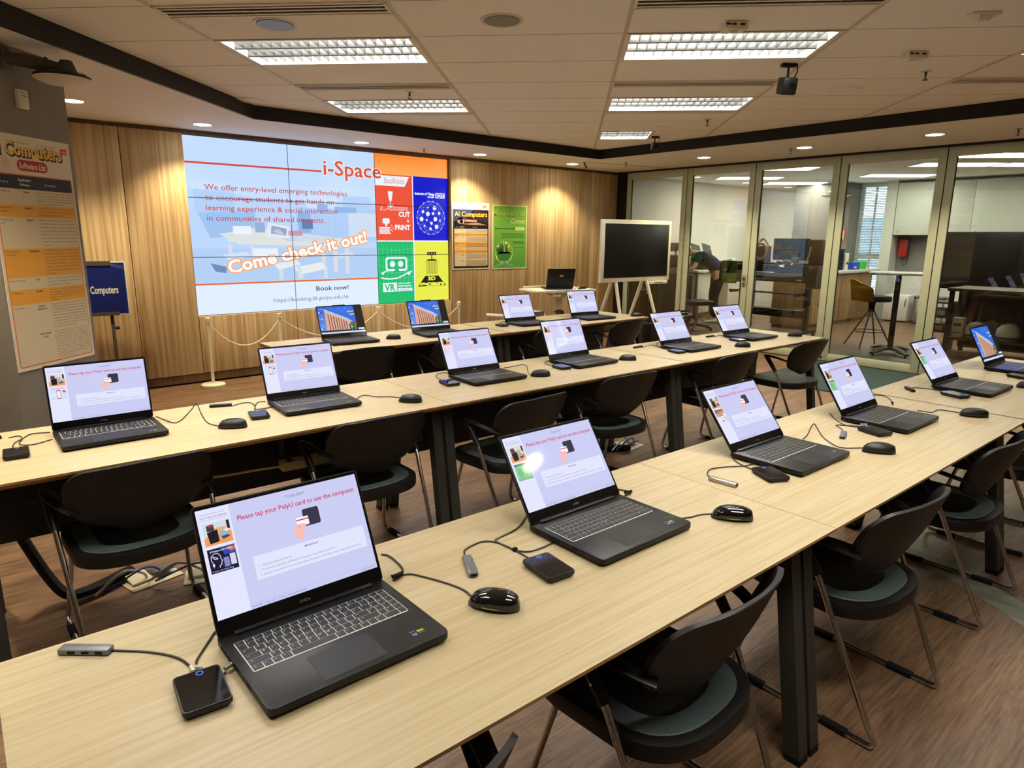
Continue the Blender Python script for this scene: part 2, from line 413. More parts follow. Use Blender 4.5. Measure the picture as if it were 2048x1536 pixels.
struct(MB().b(8.44, 8.53, -4.5, 7.14, 2.488, ZS).b(8.44, 8.54, 7.14, 7.3, 0, ZS).build('trim_3', 'black_trim'))

# grey pillar set across the corner
PN = DV.cross(Vector((0, 0, 1))); PA, PB = Vector((.304, 4.61, 0)), Vector((.777, 5.07, 0))
PD = (PB-PA).normalized(); PN = Vector((PD.y, -PD.x, 0)); PW = (PB-PA).length
struct(MB().box((0, 0, ZS/2), (PW, .66, ZS), None, .006).build('wall_pillar', 'grey_wall', None, (PA+PB)/2 - PN*.33, (0, 0, math.atan2(PD.y, PD.x))))

# glazed folding partition: framed panels
GX = 8.5
GY = [7.137, 6.018, 4.95, 3.845, 2.714, 1.60, .49, -.62, -1.73, -2.84, -3.95]
for i, (y1, y0) in enumerate(zip(GY, GY[1:])):
    d = struct(put('door_%d' % (i+1), None, None, (GX, y0, 0))); W = y1-y0; s_ = .088; m = MB(); H = 2.487
    m.b(-.025, .025, .006, s_, 0.012, H, .002); m.b(-.025, .025, W-s_, W-.006, .012, H, .002)
    m.b(-.025, .025, s_, W-s_, H-.098, H, .002); m.b(-.025, .025, s_, W-s_, .012, .105, .002)
    m.m(1); m.b(-.012, .012, -.006, .006, 0.01, H); m.b(-.02, .02, 0, W, 0, .012)
    m.b(-.008, .008, s_-.004, s_+.006, .1, H-.094); m.b(-.008, .008, W-s_-.006, W-s_+.004, .1, H-.094)
    m.build('frame', ['aluminium', 'gasket'], d)
    MB().b(-.004, .004, s_, W-s_, .105, H-.098).build('glass_pane', 'glass', d)
    if i == 0:
        m = MB()
        for z in range(24): m.b(-.036, -.025, -.004, .012, .15+z*.095, .225+z*.095, .003)
        m.build('hinge', 'steel', d)
    if i == 1:
        m = MB(); m.b(-.034, -.025, .018, .074, .955, 1.02, .003); m.b(-.034, -.025, .018, .074, .875, .945, .003); m.m(1); m.b(-.037, -.033, .03, .062, .965, .985); m.lathe([(.011, 0), (.011, .003)], (-.034, .046, .91), 16, 'x')
        m.build('lock', ['steel', 'gasket'], d)

# next room: ceiling, window wall, pillar
NEXT = {}
for lb, x, y in (('behind the first glass panels', 11.3, 7.05), ('farthest back behind the glass', 13.1, 7.2), ('behind the second and third glass panels', 10.55, 5.55), ('behind the fourth glass panel, near the blind', 13.0, 4.85), ('behind the fourth glass panel, nearer', 11.6, 4.1), ('behind the fifth glass panel', 10.6, 2.75), ('behind the fifth glass panel, farther', 12.6, 2.6)):
    p_ = Vector((x, y, 0)); NEXT[(round((p_.dot(DU)-U0)/du-.5), round((p_.dot(DV)-V0)/dv-.5))] = lb
def next_ceiling():
    m = MB()
    for k in range(0, 16):
        for r in range(-8, 26):
            c = UV(U0+du*(k+.5), V0+dv*(r+.5))
            if not (8.2 < c.x < 15.4 and -5 < c.y < 8.9) or (k, r) in NEXT: continue
            P = [UV(U0+du*k, V0+dv*r+.003, 2.6), UV(U0+du*(k+1)-.006, V0+dv*r+.003, 2.6), UV(U0+du*(k+1)-.006, V0+dv*(r+1)-.003, 2.6), UV(U0+du*k, V0+dv*(r+1)-.003, 2.6)]
            if min(p.x for p in P) < 8.57:       # trim the tiles at the partition line
                Q = []
                for a, b in zip(P, P[1:]+P[:1]):
                    if a.x >= 8.57: Q.append(a)
                    if (a.x >= 8.57) != (b.x >= 8.57): Q.append(a+(b-a)*((8.57-a.x)/(b.x-a.x)))
                P = Q
            if len(P) > 2: m.face(P[::-1])
    m.m(1); m.face([(8.57, -4.5, 2.76), (15, -4.5, 2.76), (15, 8.3, 2.76), (8.57, 8.3, 2.76)])
    return struct(m.build('ceiling', ['ceiling', 'dark_gap']))
next_ceiling()
XW = 14.4
m = MB(); m.b(XW, XW+.2, -4.5, 5.44, 0, 2.75); m.b(XW, XW+.2, 6.06, 8.2, 0, 2.75); m.b(XW, XW+.2, 5.44, 6.06, 0, .1); m.b(XW, XW+.2, 5.44, 6.06, 2.58, 2.75)
struct(m.build('wall_right', 'white'))
struct(MB().b(XW-.38, XW-.005, 5.25, 5.44, 0, 2.6).build('trim_4', 'cupboard'))
struct(MB().b(13.95, 14.395, 6.06, 7.2, 0, 2.6, .01).build('wall_column', 'grey_wall'))
def window():
    d = struct(put('window_1', None, None, (XW, 5.44, 0))); m = MB(); W = .62
    m.b(.02, .09, 0, .05, .1, 2.58); m.b(.02, .09, W-.05, W, .1, 2.58); m.b(.02, .09, .05, W-.05, 2.53, 2.58); m.b(.02, .09, .05, W-.05, .1, .15); m.b(.02, .09, .05, W-.05, 1.14, 1.24); m.b(.03, .08, .33, .36, .15, 2.53)
    m.build('window_frame', 'white_plastic', d); MB().b(.045, .051, .05, W-.05, .15, 2.53).build('glass_pane', 'glass', d)
window()
t = thing('venetian_blind', 'white venetian blind hanging at the window of the next room', 'blind', (XW-.05, 5.45, 0)); m = MB()
for i in range(76): m.box((0, .30, .16+i*.0315), (.026, .59, .0016), Matrix.Rotation(R(32), 3, 'Y'))
m.build('slats', 'slat', t)
MB().b(-.02, .02, .0, .60, 2.535, 2.575).build('head_rail', 'white_plastic', t)
MB().tube([(-.025, .5, 2.53), (-.025, .5, 1.2)], .004, 6).build('wand', 'white_plastic', t)
# the facade across the street, lit by the day, seen through the blind
m = MB(); m.b(24, 24.4, -2, 16, -6, 9); m.m(1)
for i in range(7):
    for j in range(5): m.b(23.97, 24.0, -1+i*2.4, .5+i*2.4, -5+j*2.8, -3.4+j*2.8)
tag(m.build('office_facade', ['cupboard', 'grey_plastic']), 'pale office facade outside, seen through the blind of the next room', 'building')

# ------------------------------------------------------------------ video wall, 3 x 3 tiles with one picture
def video_wall():
    X0, X1, Z0, Z1, Y = 2.062, 5.217, .694, 2.464, 7.372
    t = thing('video_wall', 'huge lit video wall of nine tiles set into the wood wall, advertising i-Space', 'screen', (X0, Y, Z0))
    W, H = X1-X0, Z1-Z0
    MB().b(0, W, .006, .08, 0, H).build('cabinet', 'black', t)
    c = Canvas(W, H, 300, 168.3, .0006)
    sky, red, wht = L(196, 222, 255), L(214, 72, 48), L(236, 244, 255)
    c.rect(0, 0, 300, 168.3, sky); c.up()
    # faded workshop photograph: benches and stools in pale blue
    p1, p2, p3, p4, p5 = L(176, 206, 246), L(160, 194, 240), L(206, 226, 252), L(140, 180, 232), L(214, 222, 232)
    c.rect(0, 40, 200, 137, L(188, 215, 252)); c.up(); c.poly([(0, 40), (200, 40), (200, 52), (120, 58), (0, 48)], L(200, 224, 254)); c.rect(6, 48, 44, 70, p1); c.poly([(8, 70), (64, 66), (60, 90), (18, 94)], p2); c.poly([(14, 70), (58, 67), (57, 76), (16, 80)], L(150, 196, 246)); c.rect(106, 62, 200, 96, p1); c.rect(118, 48, 152, 62, p3); c.rect(160, 48, 194, 62, p1); c.rect(0, 104, 200, 137, L(180, 208, 246)); c.up()
    c.rect(34, 92, 60, 98, p3); c.rect(108, 66, 122, 88, p4); c.rect(130, 58, 142, 66, p4); c.rect(150, 60, 176, 66, p4); c.rect(166, 66, 200, 92, L(206, 222, 244)); c.up()
    for x in (126, 134, 142, 150, 158): c.line([(x, 68), (x, 92)], .4, p2)
    c.poly([(26, 90), (60, 84), (160, 94), (150, 102), (46, 100)], L(222, 226, 226)); c.poly([(86, 90), (150, 93), (146, 99), (92, 96)], L(120, 186, 236)); c.rect(34, 100, 38, 122, p5); c.rect(56, 101, 60, 112, p5); c.rect(146, 101, 151, 130, p5); c.rect(132, 100, 137, 122, p5); c.poly([(146, 112), (170, 108), (171, 112), (147, 116)], p5); c.rect(160, 98, 165, 132, p5); c.rect(58, 104, 84, 112, L(232, 240, 252)); c.up()
    c.poly([(76, 78), (98, 82), (98, 94), (72, 92)], L(226, 234, 246)); c.poly([(79, 81), (95, 84), (94, 91), (78, 89)], L(88, 110, 150)); c.poly([(80, 87), (86, 84), (93, 90), (84, 89)], L(206, 220, 240)); c.rect(40, 82, 58, 90, L(236, 242, 252)); c.rect(62, 78, 72, 88, L(150, 176, 220)); c.rect(96, 86, 112, 91, L(206, 150, 176)); c.rect(112, 74, 124, 84, L(96, 126, 176))
    c.poly([(78, 120), (104, 116), (108, 121), (84, 126)], L(230, 236, 240)); c.poly([(100, 124), (132, 119), (138, 126), (106, 132)], L(232, 236, 238)); c.poly([(28, 110), (52, 107), (56, 112), (34, 116)], p3); c.up()
    for x, y in ((84, 125), (104, 122), (106, 131), (134, 126)): c.rect(x, y, x+4, min(136, y+14), p5)
    c.poly([(16, 118), (32, 122), (30, 128), (20, 126)], L(112, 140, 190))
    c.rect(0, 137, 200, 168.3, L(224, 239, 255)); c.up()
    c.rect(0, 23.0, 137, 24.8, red); c.rect(0, 137.4, 200, 139.2, L(226, 110, 72)); c.up()
    # right hand part
    c.rect(200, 0, 300, 168.3, wht); c.up()
    for i in range(6): c.rect(200, i*4, 300, 22, tuple(a+(b-a)*i/5 for a, b in zip(L(252, 140, 52), L(253, 172, 92)))); c.z += .00005
    RD, BL, G, YL = L(238, 84, 56), L(8, 18, 206), L(26, 190, 112), L(234, 238, 78)
    c.rect(200, 22, 249.4, 95.6, RD); c.rect(250.8, 22, 300, 95.6, BL); c.rect(200, 97, 249.4, 168.3, G); c.rect(250.8, 97, 300, 168.3, YL); c.up()
    c.poly([(200, 21), (208, 23.4), (245.4, 23.4), (239.4, 34.6), (200, 34.6)], wht); c.up(); c.text('facilities', 211.5, 31.8, 9.4, L(222, 140, 104), shear=.18, fit=27)
    c.text('i-Space', 139.4, 27, 21.5, L(236, 242, 252), bold=.045, fit=68.5); c.up(); c.text('i-Space', 139.4, 27, 21.5, L(222, 84, 48), bold=.014, fit=68.5)
    # laser cutter and printer marks
    c.poly([(216.4, 40.6), (223, 40.6), (221.6, 49.5), (220.4, 52), (219.0, 52), (217.8, 49.5)], wht); c.rect(219.4, 52, 220.0, 59, wht)
    for a in (-60, -30, 0, 30, 60): c.line([(219.7, 58.4), (219.7+5*math.sin(R(a)), 58.4-4*math.cos(R(a)))], .8, wht)
    c.text('LASER', 206, 61.6, 5.6, wht, bold=.03, shear=.4, fit=37); c.up(); c.text('LASER', 206, 61.6, 5.6, RD, bold=-.004, shear=.4, fit=37)
    c.text('CUT', 245.3, 68.4, 7.6, wht, 'r', .045); c.text('&', 244, 74.4, 4.4, wht, 'r', .03); c.text('PRINT', 245.3, 83.2, 7.6, wht, 'r', .045)
    c.rr(208.5, 70.8, 217.8, 76.4, 1, wht); c.poly([(211, 76.4), (215.4, 76.4), (213.8, 79.8), (212.6, 79.8)], wht)
    for i in range(5): c.rect(204, 80.6+i*1.6, 217.4 if i % 2 else 219, 81.7+i*1.6, wht)
    for i in range(5): c.ell(220+(i % 3)*1.2, 78.5+i*1.7, .8, .8, L(250, 190, 176), 8)
    # network globe
    c.text('Internet of Things', 253, 42.6, 4.0, wht, bold=.05, fit=27.6); c.text('corner', 280.6, 45.6, 3.6, wht, 'r', .04); c.rect(282, 39.6, 295.6, 45.6, wht); c.up(); c.text('IOT', 288.8, 44.9, 6.8, BL, 'c', .02)
    cx, cy_ = 275, 69
    ring = [(cx+20*math.cos(2*PI*i/18), cy_+19.6*math.sin(2*PI*i/18)) for i in range(18)]; inn = [(cx+r*math.cos(a), cy_+r*.95*math.sin(a)) for r, n_ in ((13.5, 9), (6.5, 5)) for a in [2*PI*i/n_+r for i in range(n_)]]
    for i in range(18): c.line([ring[i], ring[(i+1) % 18]], .4, L(190, 214, 255))
    allp = ring + inn
    for i, a in enumerate(allp):
        for k in sorted(range(len(allp)), key=lambda j: (allp[j][0]-a[0])**2+(allp[j][1]-a[1])**2)[1:5]: c.line([a, allp[k]], .28, L(150, 180, 250))
    c.up()
    for i, (x, y) in enumerate(inn): r_ = 2.7 if i % 3 == 0 else 1.8 if i % 3 == 1 else 1.2; c.ell(x, y, r_, r_, wht, 14)
    for x, y in ring: c.ell(x, y, .7, .7, wht, 8)
    # headset
    for i in range(9): c.line([(202+i*5.6, 103+abs(i-4)*-.8), (202+i*5.6, 150)], .3, L(120, 226, 176))
    for i in range(8): c.line([(201, 105+i*6.6), (225, 107+i*6.6), (248, 105+i*6.6)], .3, L(120, 226, 176))
    c.up(); c.rr(210.6, 114.6, 240, 131, 3.2, wht); c.up(); c.rr(213, 117, 237.6, 128.6, 1.8, G); c.up(); c.ell(219.8, 122.8, 3.6, 3.6, wht); c.ell(230.8, 122.8, 3.6, 3.6, wht); c.poly([(222, 131.2), (228.8, 131.2), (226.6, 126.4), (224.2, 126.4)], G)
    c.line([(206.4, 133.8), (209, 131.6), (212, 130.8)], 1.4, wht); c.poly([(205, 131), (205.2, 135), (208.8, 134)], wht)
    c.line([(204, 138.4), (214, 140.2), (226, 139.2), (236, 135.6), (242, 132.6)], 1.5, wht); c.poly([(239.4, 134.2), (246.4, 130), (242.6, 136.6)], wht)
    c.rect(206.2, 144.4, 224.8, 155, wht); c.up(); c.text('VR', 215.4, 153.7, 11, G, 'c', .03)
    c.text('virtual reality', 226, 146.4, 3, wht, bold=.02, fit=18); c.text('experience', 226, 149.6, 3.6, wht, bold=.03, fit=19); c.text('zone', 226, 154.6, 7, wht, bold=.05, fit=20)
    # scanner
    K = L(22, 22, 16); c.rr(268.4, 109.4, 281.8, 113, .5, K); c.up()
    for x in (271, 275, 279): c.ell(x, 111.2, .7, .7, wht, 10)
    c.rect(274.4, 113, 275.6, 118, K); c.poly([(269.5, 118), (280.5, 118), (283, 119.8), (267, 119.8)], K)
    for i in range(13): c.line([(267.2, 120.6+i*1.25), (282.8, 120.6+i*1.25)], .4, L(90, 90, 40))
    for x in (267.2, 271, 275, 279, 282.8): c.line([(x, 120), (x, 136)], .32, L(90, 90, 40))
    for x in (253, 259, 291, 298): c.line([(275+(x-275)*.35, 117), (x, 141)], .25, L(190, 190, 70))
    c.poly([(265, 138), (284.6, 138), (295.6, 150.4), (254.6, 150.4)], K); c.up(); c.text('3D', 274.6, 143.2, 6, YL, 'c', .06, sx=1.5); c.text('scan', 275, 149.7, 7.4, YL, 'c', .06, fit=33)
    # sentences
    for i, (s_, wd) in enumerate((('We offer entry-level emerging technologies', 149), ('to encourage students to get hands-on', 133), ('learning experience & social interaction', 136.6), ('in communities of shared interests.', 121.6))):
        c.text(s_, 16, 48.2+i*9.65, 7.4, L(200, 62, 44), bold=.004, fit=wd)
    for bo, cl in ((.10, L(246, 206, 160)), (.075, L(242, 140, 62)), (.035, L(252, 252, 250))):
        c.text('Come check it out!', 33.6, 128.4, 17.5, cl, bold=bo, rot=11.5, fit=157); c.up()
    c.text('Book now!', 161.8, 149.5, 7, L(40, 52, 80), 'r', .008, fit=38.2); c.text('https://booking.lib.polyu.edu.hk', 161.8, 159.4, 6, L(96, 120, 152), 'r', shear=.18, fit=86.6)
    c.up()
    for x in (100, 200): c.rect(x-.3, 0, x+.3, 168.3, (.01, .012, .02))
    for y in (56.1, 112.2): c.rect(0, y-.32, 300, y+.32, (.01, .012, .02))
    c.build('screen', 'wall_screen', t, (0, 0, 0), UP)
video_wall()

# ------------------------------------------------------------------ tables
TL, TDp, TH = 1.82, .70, .74
def make_table(label, loc, rz):
    t = thing('training_table', label, 'table', loc, rz, 'oak topped training tables in three rows')
    m = MB(); a, b_ = .001, TL-.001
    m.loft([[(x, .0, TH), (x, .0, TH-.008), (x, .020, TH-.025), (x, TDp-.020, TH-.025), (x, TDp, TH-.008), (x, TDp, TH)] for x in (a, b_)], smooth=False)
    o = m.build('tabletop', ['table', 'table_edge'], t)
    for p in o.data.polygons: p.material_index = 0 if abs(p.normal.z) > .9 else 1
    m = MB()
    for x in (.0335, TL-.0335): m.b(x-.022, x+.022, .12, TDp-.12, TH-.066, TH-.0255)
    m.b(.055, TL-.055, .17, .21, TH-.066, TH-.0255); m.b(.055, TL-.055, TDp-.21, TDp-.17, TH-.066, TH-.0255)
    m.build('under_frame', 'leg', t)
    for x in (.0335, TL-.0335):
        for yt, yb in ((.125, .025), (TDp-.125, TDp-.025)):
            m = MB(); a = .0245
            def sq(y, z, k=a): return [(x-k, y-k, z), (x+k, y-k, z), (x+k, y+k, z), (x-k, y+k, z)]
            m.loft([sq(yb+(yt-yb)*.03, .022), sq(yt, TH-.0255)], smooth=False); m.m(1); m.loft([sq(yb, 0.0), sq(yb+(yt-yb)*.03, .022)], smooth=False)
            m.build('leg', ['leg', 'rubber'], t)
    MB().b(.075, TL-.075, TDp-.155, TDp-.137, .335, .66, .003).build('modesty_panel', 'modesty', t)
    return t
ROW = {1: (.752, -.9), 2: (2.572, -1.45), 3: (4.215, 0.0)}
JOIN = [-.015, 1.805, 3.612, 5.432]
def row_y(r, x): y, a = ROW[r]; return y + x*math.tan(R(a))
NAMES = {1: ('front row', ['left table of the front row, holding the laptop nearest the camera', 'second table of the front row, with two laptops between the near chairs', 'third table of the front row, running out of the picture at right']),
         2: ('middle row', ['left table of the middle row, beside the grey pillar', 'centre table of the middle row', 'right table of the middle row, its end by the glass partition']),
         3: ('back row', ['', 'left table of the back row, with two laptops showing a building', 'right table of the back row, in front of the white trolley'])}
for r in (1, 2, 3):
    for i in range(3):
        if r == 3 and i == 0: continue
        x = JOIN[i] if not (r == 3 and i == 1) else 1.78
        make_table('oak topped ' + NAMES[r][1][i], (x, row_y(r, x), 0), R(ROW[r][1]))

# ------------------------------------------------------------------ chairs
def chair_parts(t):
    def outl(k, y0=0.0):
        P = []
        for i in range(25):                      # rounded rear, from left to right
            a = PI + PI*i/24; P.append((.228*k*math.copysign(abs(math.cos(a))**.75, math.cos(a)), .205+y0 + .15*k*math.sin(a)))
        P += [(.23*k, .40+y0), (.215*k, .485+y0-(1-k)*.3), (.15*k, .512+y0-(1-k)*.3), (-.15*k, .512+y0-(1-k)*.3), (-.215*k, .485+y0-(1-k)*.3), (-.23*k, .40+y0)]
        return P
    m = MB(); O = outl(1.0); rings = []
    for k, z in ((.95, .368), (.99, .371), (1.0, .378), (1.0, .410), (.99, .416), (.96, .418), (.87, .4175), (.865, .414)):
        rings.append([(x*k, .28+(y-.28)*k, z) for x, y in O])
    m.loft(rings); m.build('seat_shell', 'shell', t)
    m = MB(); rings = []
    for k, z in ((.868, .4135), (.866, .4175), (.855, .4195), (.82, .4185), (.6, .414), (.3, .411)):
        rings.append([(x*k, .285+(y-.285)*k, z) for x, y in O])
    m.loft(rings); m.build('seat_pad', 'pad', t)
    # back shell
    T_ = [0, .03, .09, .2, .35, .5, .65, .78, .87, .93, .97, .99, 1.0]; HW = [.045, .105, .155, .198, .224, .237, .241, .236, .224, .211, .196, .182, .158]; m = MB(); rings = []
    for tt, hw in zip(T_, HW):
        yc = .135 - .128*tt - .010*math.sin(PI*tt); F, Bk = [], []; n = 14
        for i in range(n+1):
            s_ = -1+2*i/n; x = hw*s_; cv = .075*(x/.244)**2; z = .472 + .285*tt - .012*tt**3*(s_**2) + .02*(1-tt)*abs(s_)**2*(tt > 0)
            th = .0075 if 0 < tt < 1 else .004
            F.append((x, yc+cv+th, z)); Bk.append((x, yc+cv-th, z))
        rings.append(F + Bk[::-1])
    m.loft(rings); m.build('backrest', 'shell', t)
    for s_ in (-1, 1):
        m = MB(); m.tube([(s_*.215, .115, .585), (s_*.238, .16, .598), (s_*.255, .215, .612), (s_*.266, .27, .622), (s_*.268, .315, .622)], .022, 10, True, [.018, .02, .022, .023, .018], flat=.36)
        m.tube([(s_*.268, .30, .622), (s_*.267, .285, .60), (s_*.262, .215, .505)], .016, 10, True, [.019, .0175, .0145]); m.m(1); m.lathe([(.004, -.001), (.004, .001)], (s_*.262+s_*.017, .245, .545), 8, 'x')
        m.build('armrest', ['black', 'chrome'], t)
        pts = [(s_*.263, .235, .53), (s_*.262, .21, .49), (s_*.238, .025, .07), (s_*.235, .003, .03), (s_*.235, .012, .014), (s_*.235, .035, .011), (s_*.235, .46, .011), (s_*.234, .488, .013), (s_*.232, .503, .03), (s_*.226, .497, .07), (s_*.195, .42, .36), (s_*.188, .40, .372), (s_*.15, .37, .374), (0, .36, .374)]
        o = MB().tube(pts, .0095, 10).build('sled_leg', 'chrome', t)
        for y in (.135, .42): MB().b(s_*.235-.0125, s_*.235+.0125, y-.05, y+.035, 0, .021, .003).build('floor_glide', 'rubber', o)
    return t
CH = [('closest to the camera, at the bottom edge of the picture', .415, .632, 2), ('tucked under the front table beside the near double table leg', 1.285, .648, 2), ('at the front table, just right of the near double leg', 2.215, .597, -3),
      ('at the front table in front of the far double leg', 3.215, .60, 0), ('cut off by the right edge of the picture', 4.13, .60, 2),
      ('leftmost at the middle row, behind the nearest laptop', .485, 2.475, 1), ('at the middle row, left of its first double leg', 1.42, 2.455, -1), ('half hidden by the second front laptop', 2.22, 2.31, 3),
      ('at the middle row, left of its second double leg', 3.03, 2.385, -4), ('at the middle row, right of its second double leg', 4.165, 2.375, -2), ('at the right end of the middle row, beside the teal mat', 5.16, 2.335, -3),
      ('leftmost at the back row, in front of the first building laptop', 2.275, 4.15, -3), ('second along the back row, hidden behind a middle row laptop', 3.06, 4.10, 2), ('third along the back row, below its right table', 4.10, 4.10, 2), ('at the right end of the back row', 5.05, 4.06, 2)]
c0 = None
for lab, x, y, a in CH:
    lb = 'black sled base chair ' + lab
    if c0 is None: c0 = chair_parts(thing('sled_chair', lb, 'chair', (x, y, 0), R(a), 'black chairs pushed under the tables'))
    else: dup(c0, lb, (x, y, 0), R(a))

# ------------------------------------------------------------------ laptop screens
LW, LD, LH = .357, .269, .255
SW, SH = .3436, .2147
def login_screen(kind):
    c = Canvas(SW, SH, 160, 100, .00012)
    lav, pale, crim, gr = L(203, 205, 243), L(228, 230, 254), L(206, 34, 78), L(110, 112, 140)
    c.rect(0, 0, 160, 100, lav); c.up(); c.rect(0, 0, 29.5, 100, pale)
    c.text('PC Login System', 93, 6.8, 3.0, gr, 'c'); c.line([(85, 7.5), (101, 7.5)], .3, gr)
    c.text('Please tap your PolyU card to use the computer.', 35, 17.4, 6.6, crim, bold=.012, fit=121)
    c.rr(96, 22.5, 113, 39.5, 2.2, L(52, 52, 70)); c.up(); c.rr(88.5, 29.5, 101, 38, .8, L(250, 250, 255)); c.up(); c.rect(88.5, 31.4, 101, 32.6, crim)
    c.poly([(84, 40), (86, 36.6), (89, 35.6), (90.4, 38), (93.6, 35.6), (97, 36.6), (96.8, 40.4), (94, 42), (94, 46), (91.6, 50), (88, 51), (84.4, 48)], L(248, 190, 184)); c.up()
    c.poly([(89, 36.4), (91.6, 35.4), (92, 38.6), (90, 40)], L(240, 170, 166))
    c.rect(41, 54, 155, 76, L(226, 229, 253)); c.up(); c.text('IMPORTANT', 98, 58.8, 2.6, gr, 'c', .02)
    for i, s_ in enumerate(('1.  Click [Log out] properly after use.', '2.  To protect your data privacy, click [Restart PC] at logout to remove all files saved to this PC.', '3.  Remember to save your files to your own media at all times. The Library is not responsible for any loss of data or files saved to this PC.')):
        c.text(s_, 45, 64.5+i*4.2, 2.6, gr, res=1, fit=(32, 76, 104)[i])
    c.line([(29.5, 95.2), (160, 95.2)], .25, L(170, 172, 210)); c.text('Fetch All  |  Sign out  |  Local  |  Privacy Statement', 31, 98.4, 2.6, gr, res=1); c.text('02-Jul 2025 12:00', 158, 98.4, 2.4, gr, 'r', res=1)
    c.text('THE HONG KONG POLYTECHNIC UNIVERSITY', 3, 5.6, 1.5, gr, res=1, fit=22); c.text('PAO YUE-KONG LIBRARY', 3, 9.0, 2.6, L(120, 84, 120), res=1, fit=24); c.line([(3, 10.4), (27, 10.4)], .25, L(170, 120, 150))
    # first thumbnail: printer and laptop on an orange desk
    def thumb(y0, y1, col): c.rect(3, y0, 27.5, y1, col)
    thumb(13.5, 34, L(210, 222, 224)); c.up(); c.poly([(3, 34), (27.5, 34), (27.5, 24), (12, 22), (3, 27)], L(238, 158, 92)); c.rect(13, 19, 23, 25, L(224, 176, 120)); c.up()
    c.rect(6.5, 15.5, 13, 21, L(58, 56, 70)); c.rect(8, 15, 12.6, 17.5, L(170, 60, 80)); c.poly([(6.2, 21.5), (15.6, 20.6), (15.6, 31.6), (7.4, 32.4)], L(18, 18, 26)); c.poly([(17, 23.4), (22.6, 22.8), (23.4, 27), (18, 27.6)], L(120, 190, 240)); c.poly([(18, 27.6), (23.4, 27), (26, 29), (19, 30.6)], L(70, 70, 96)); c.rect(24.4, 14, 27, 22, L(40, 36, 40)); c.ell(23.6, 22.6, 2, 1.4, L(250, 226, 236))
    y0, y1 = 37, 59
    if kind == 'head':
        thumb(y0, y1, L(18, 16, 52)); c.up(); c.poly([(14, 37.5), (27.5, 37.5), (27.5, 46), (18, 44)], L(60, 70, 150)); c.poly([(20, 38), (27.5, 38), (27.5, 42), (23, 43)], L(210, 120, 80)); c.rect(21.4, 45, 26.4, 55, L(214, 216, 236)); c.rect(15.6, 47, 20.4, 55.6, L(130, 140, 200)); c.poly([(16.6, 42), (20, 40.6), (21, 44), (17.8, 45.4)], L(40, 70, 210)); c.up()
        c.text('AI Workspace & AI Computer', 5, 40.2, 2.2, L(240, 240, 250), bold=.02, res=1, fit=20)
        hd = [(6.4, 54), (6.2, 50), (5, 47), (5.4, 43.4), (8.4, 41.4), (11.6, 42), (13.4, 44.6), (13.4, 47), (14.6, 49.4), (13.4, 50), (13.4, 52.4), (11.4, 53), (11.2, 55)]
        c.line(hd, .5, L(236, 240, 255))
        for a in range(10): c.line([(8.8+2.3*math.cos(a*.7), 45.4+1.7*math.sin(a*.9)), (8.8+2.3*math.cos(a*.7+1.4), 45.4+1.7*math.sin(a*.9+1.6))], .35, L(225, 232, 255))
        c.ell(6.4, 51.6, 1.1, 1.1, L(236, 240, 255), 10); c.ell(4.8, 57.2, .7, .7, L(240, 90, 90), 8); c.text('iSpace, 2/F, North Wing', 6.2, 57.9, 1.7, L(230, 230, 244), res=1)
    elif kind == 'map':
        thumb(y0, y1, L(118, 196, 140)); c.up()
        for i in range(6): c.line([(4+i*4, 40), (6+i*3.6, 48), (5+i*4, 57)], .5, L(196, 236, 196))
        c.rect(3, 37, 27.5, 39.2, L(70, 130, 90)); c.ell(11, 48, 4, 5.6, L(92, 184, 108)); c.rect(20, 46, 26, 56, L(150, 214, 170))
    elif kind == 'app':
        c.text('Library Mobile App', 15, 39.6, 3.0, crim, 'c', .012, res=1, fit=21); thumb(41, y1, L(206, 226, 250)); c.up(); c.rr(12.6, 41.5, 18.4, 58, 1, L(200, 50, 70)); c.up(); c.rect(13.3, 43.6, 17.7, 56.2, L(244, 246, 255)); c.poly([(22, 43), (26, 43.6), (25.6, 47.4), (21.8, 46.6)], L(214, 60, 84)); c.ell(8, 50, 3.4, 2, L(232, 240, 255))
    elif kind == 'list':
        for i in range(5):
            y = 37+i*4.6; c.rect(3.5, y, 6.4, y+2.8, L(240, 176, 110) if i < 3 else L(120, 170, 236)); c.line([(8, y+.8), (26, y+.8)], .7, L(240, 170, 184)); c.line([(8, y+2.2), (22, y+2.2)], .45, L(190, 190, 220))
    elif kind == 'sketch':
        thumb(y0, y1, L(214, 232, 254)); c.up()
        for i in range(5): c.line([(5+i*4.4, 56), (7+i*4, 46-i), (9+i*3.6, 52)], .7, L(110, 160, 226))
        c.rect(15, 39, 25, 43, L(150, 190, 240)); c.ell(9, 44, 2.6, 2, L(90, 150, 230), 12)
    else:
        thumb(y0, 50, L(196, 160, 132)); c.up(); c.poly([(3, 37), (27.5, 37), (27.5, 41), (3, 44)], L(120, 124, 130)); c.poly([(5, 44), (26, 40), (27.5, 46), (8, 49)], L(222, 150, 110)); c.rect(22, 45, 27.5, 50, L(236, 236, 240)); c.rect(20, 52, 27.5, 60, L(220, 206, 180)); c.rect(3.6, 52, 9, 55, L(236, 226, 226)); c.rect(12, 58, 16.6, 60, L(60, 66, 150))
    return c.mesh('screen', 'screen')
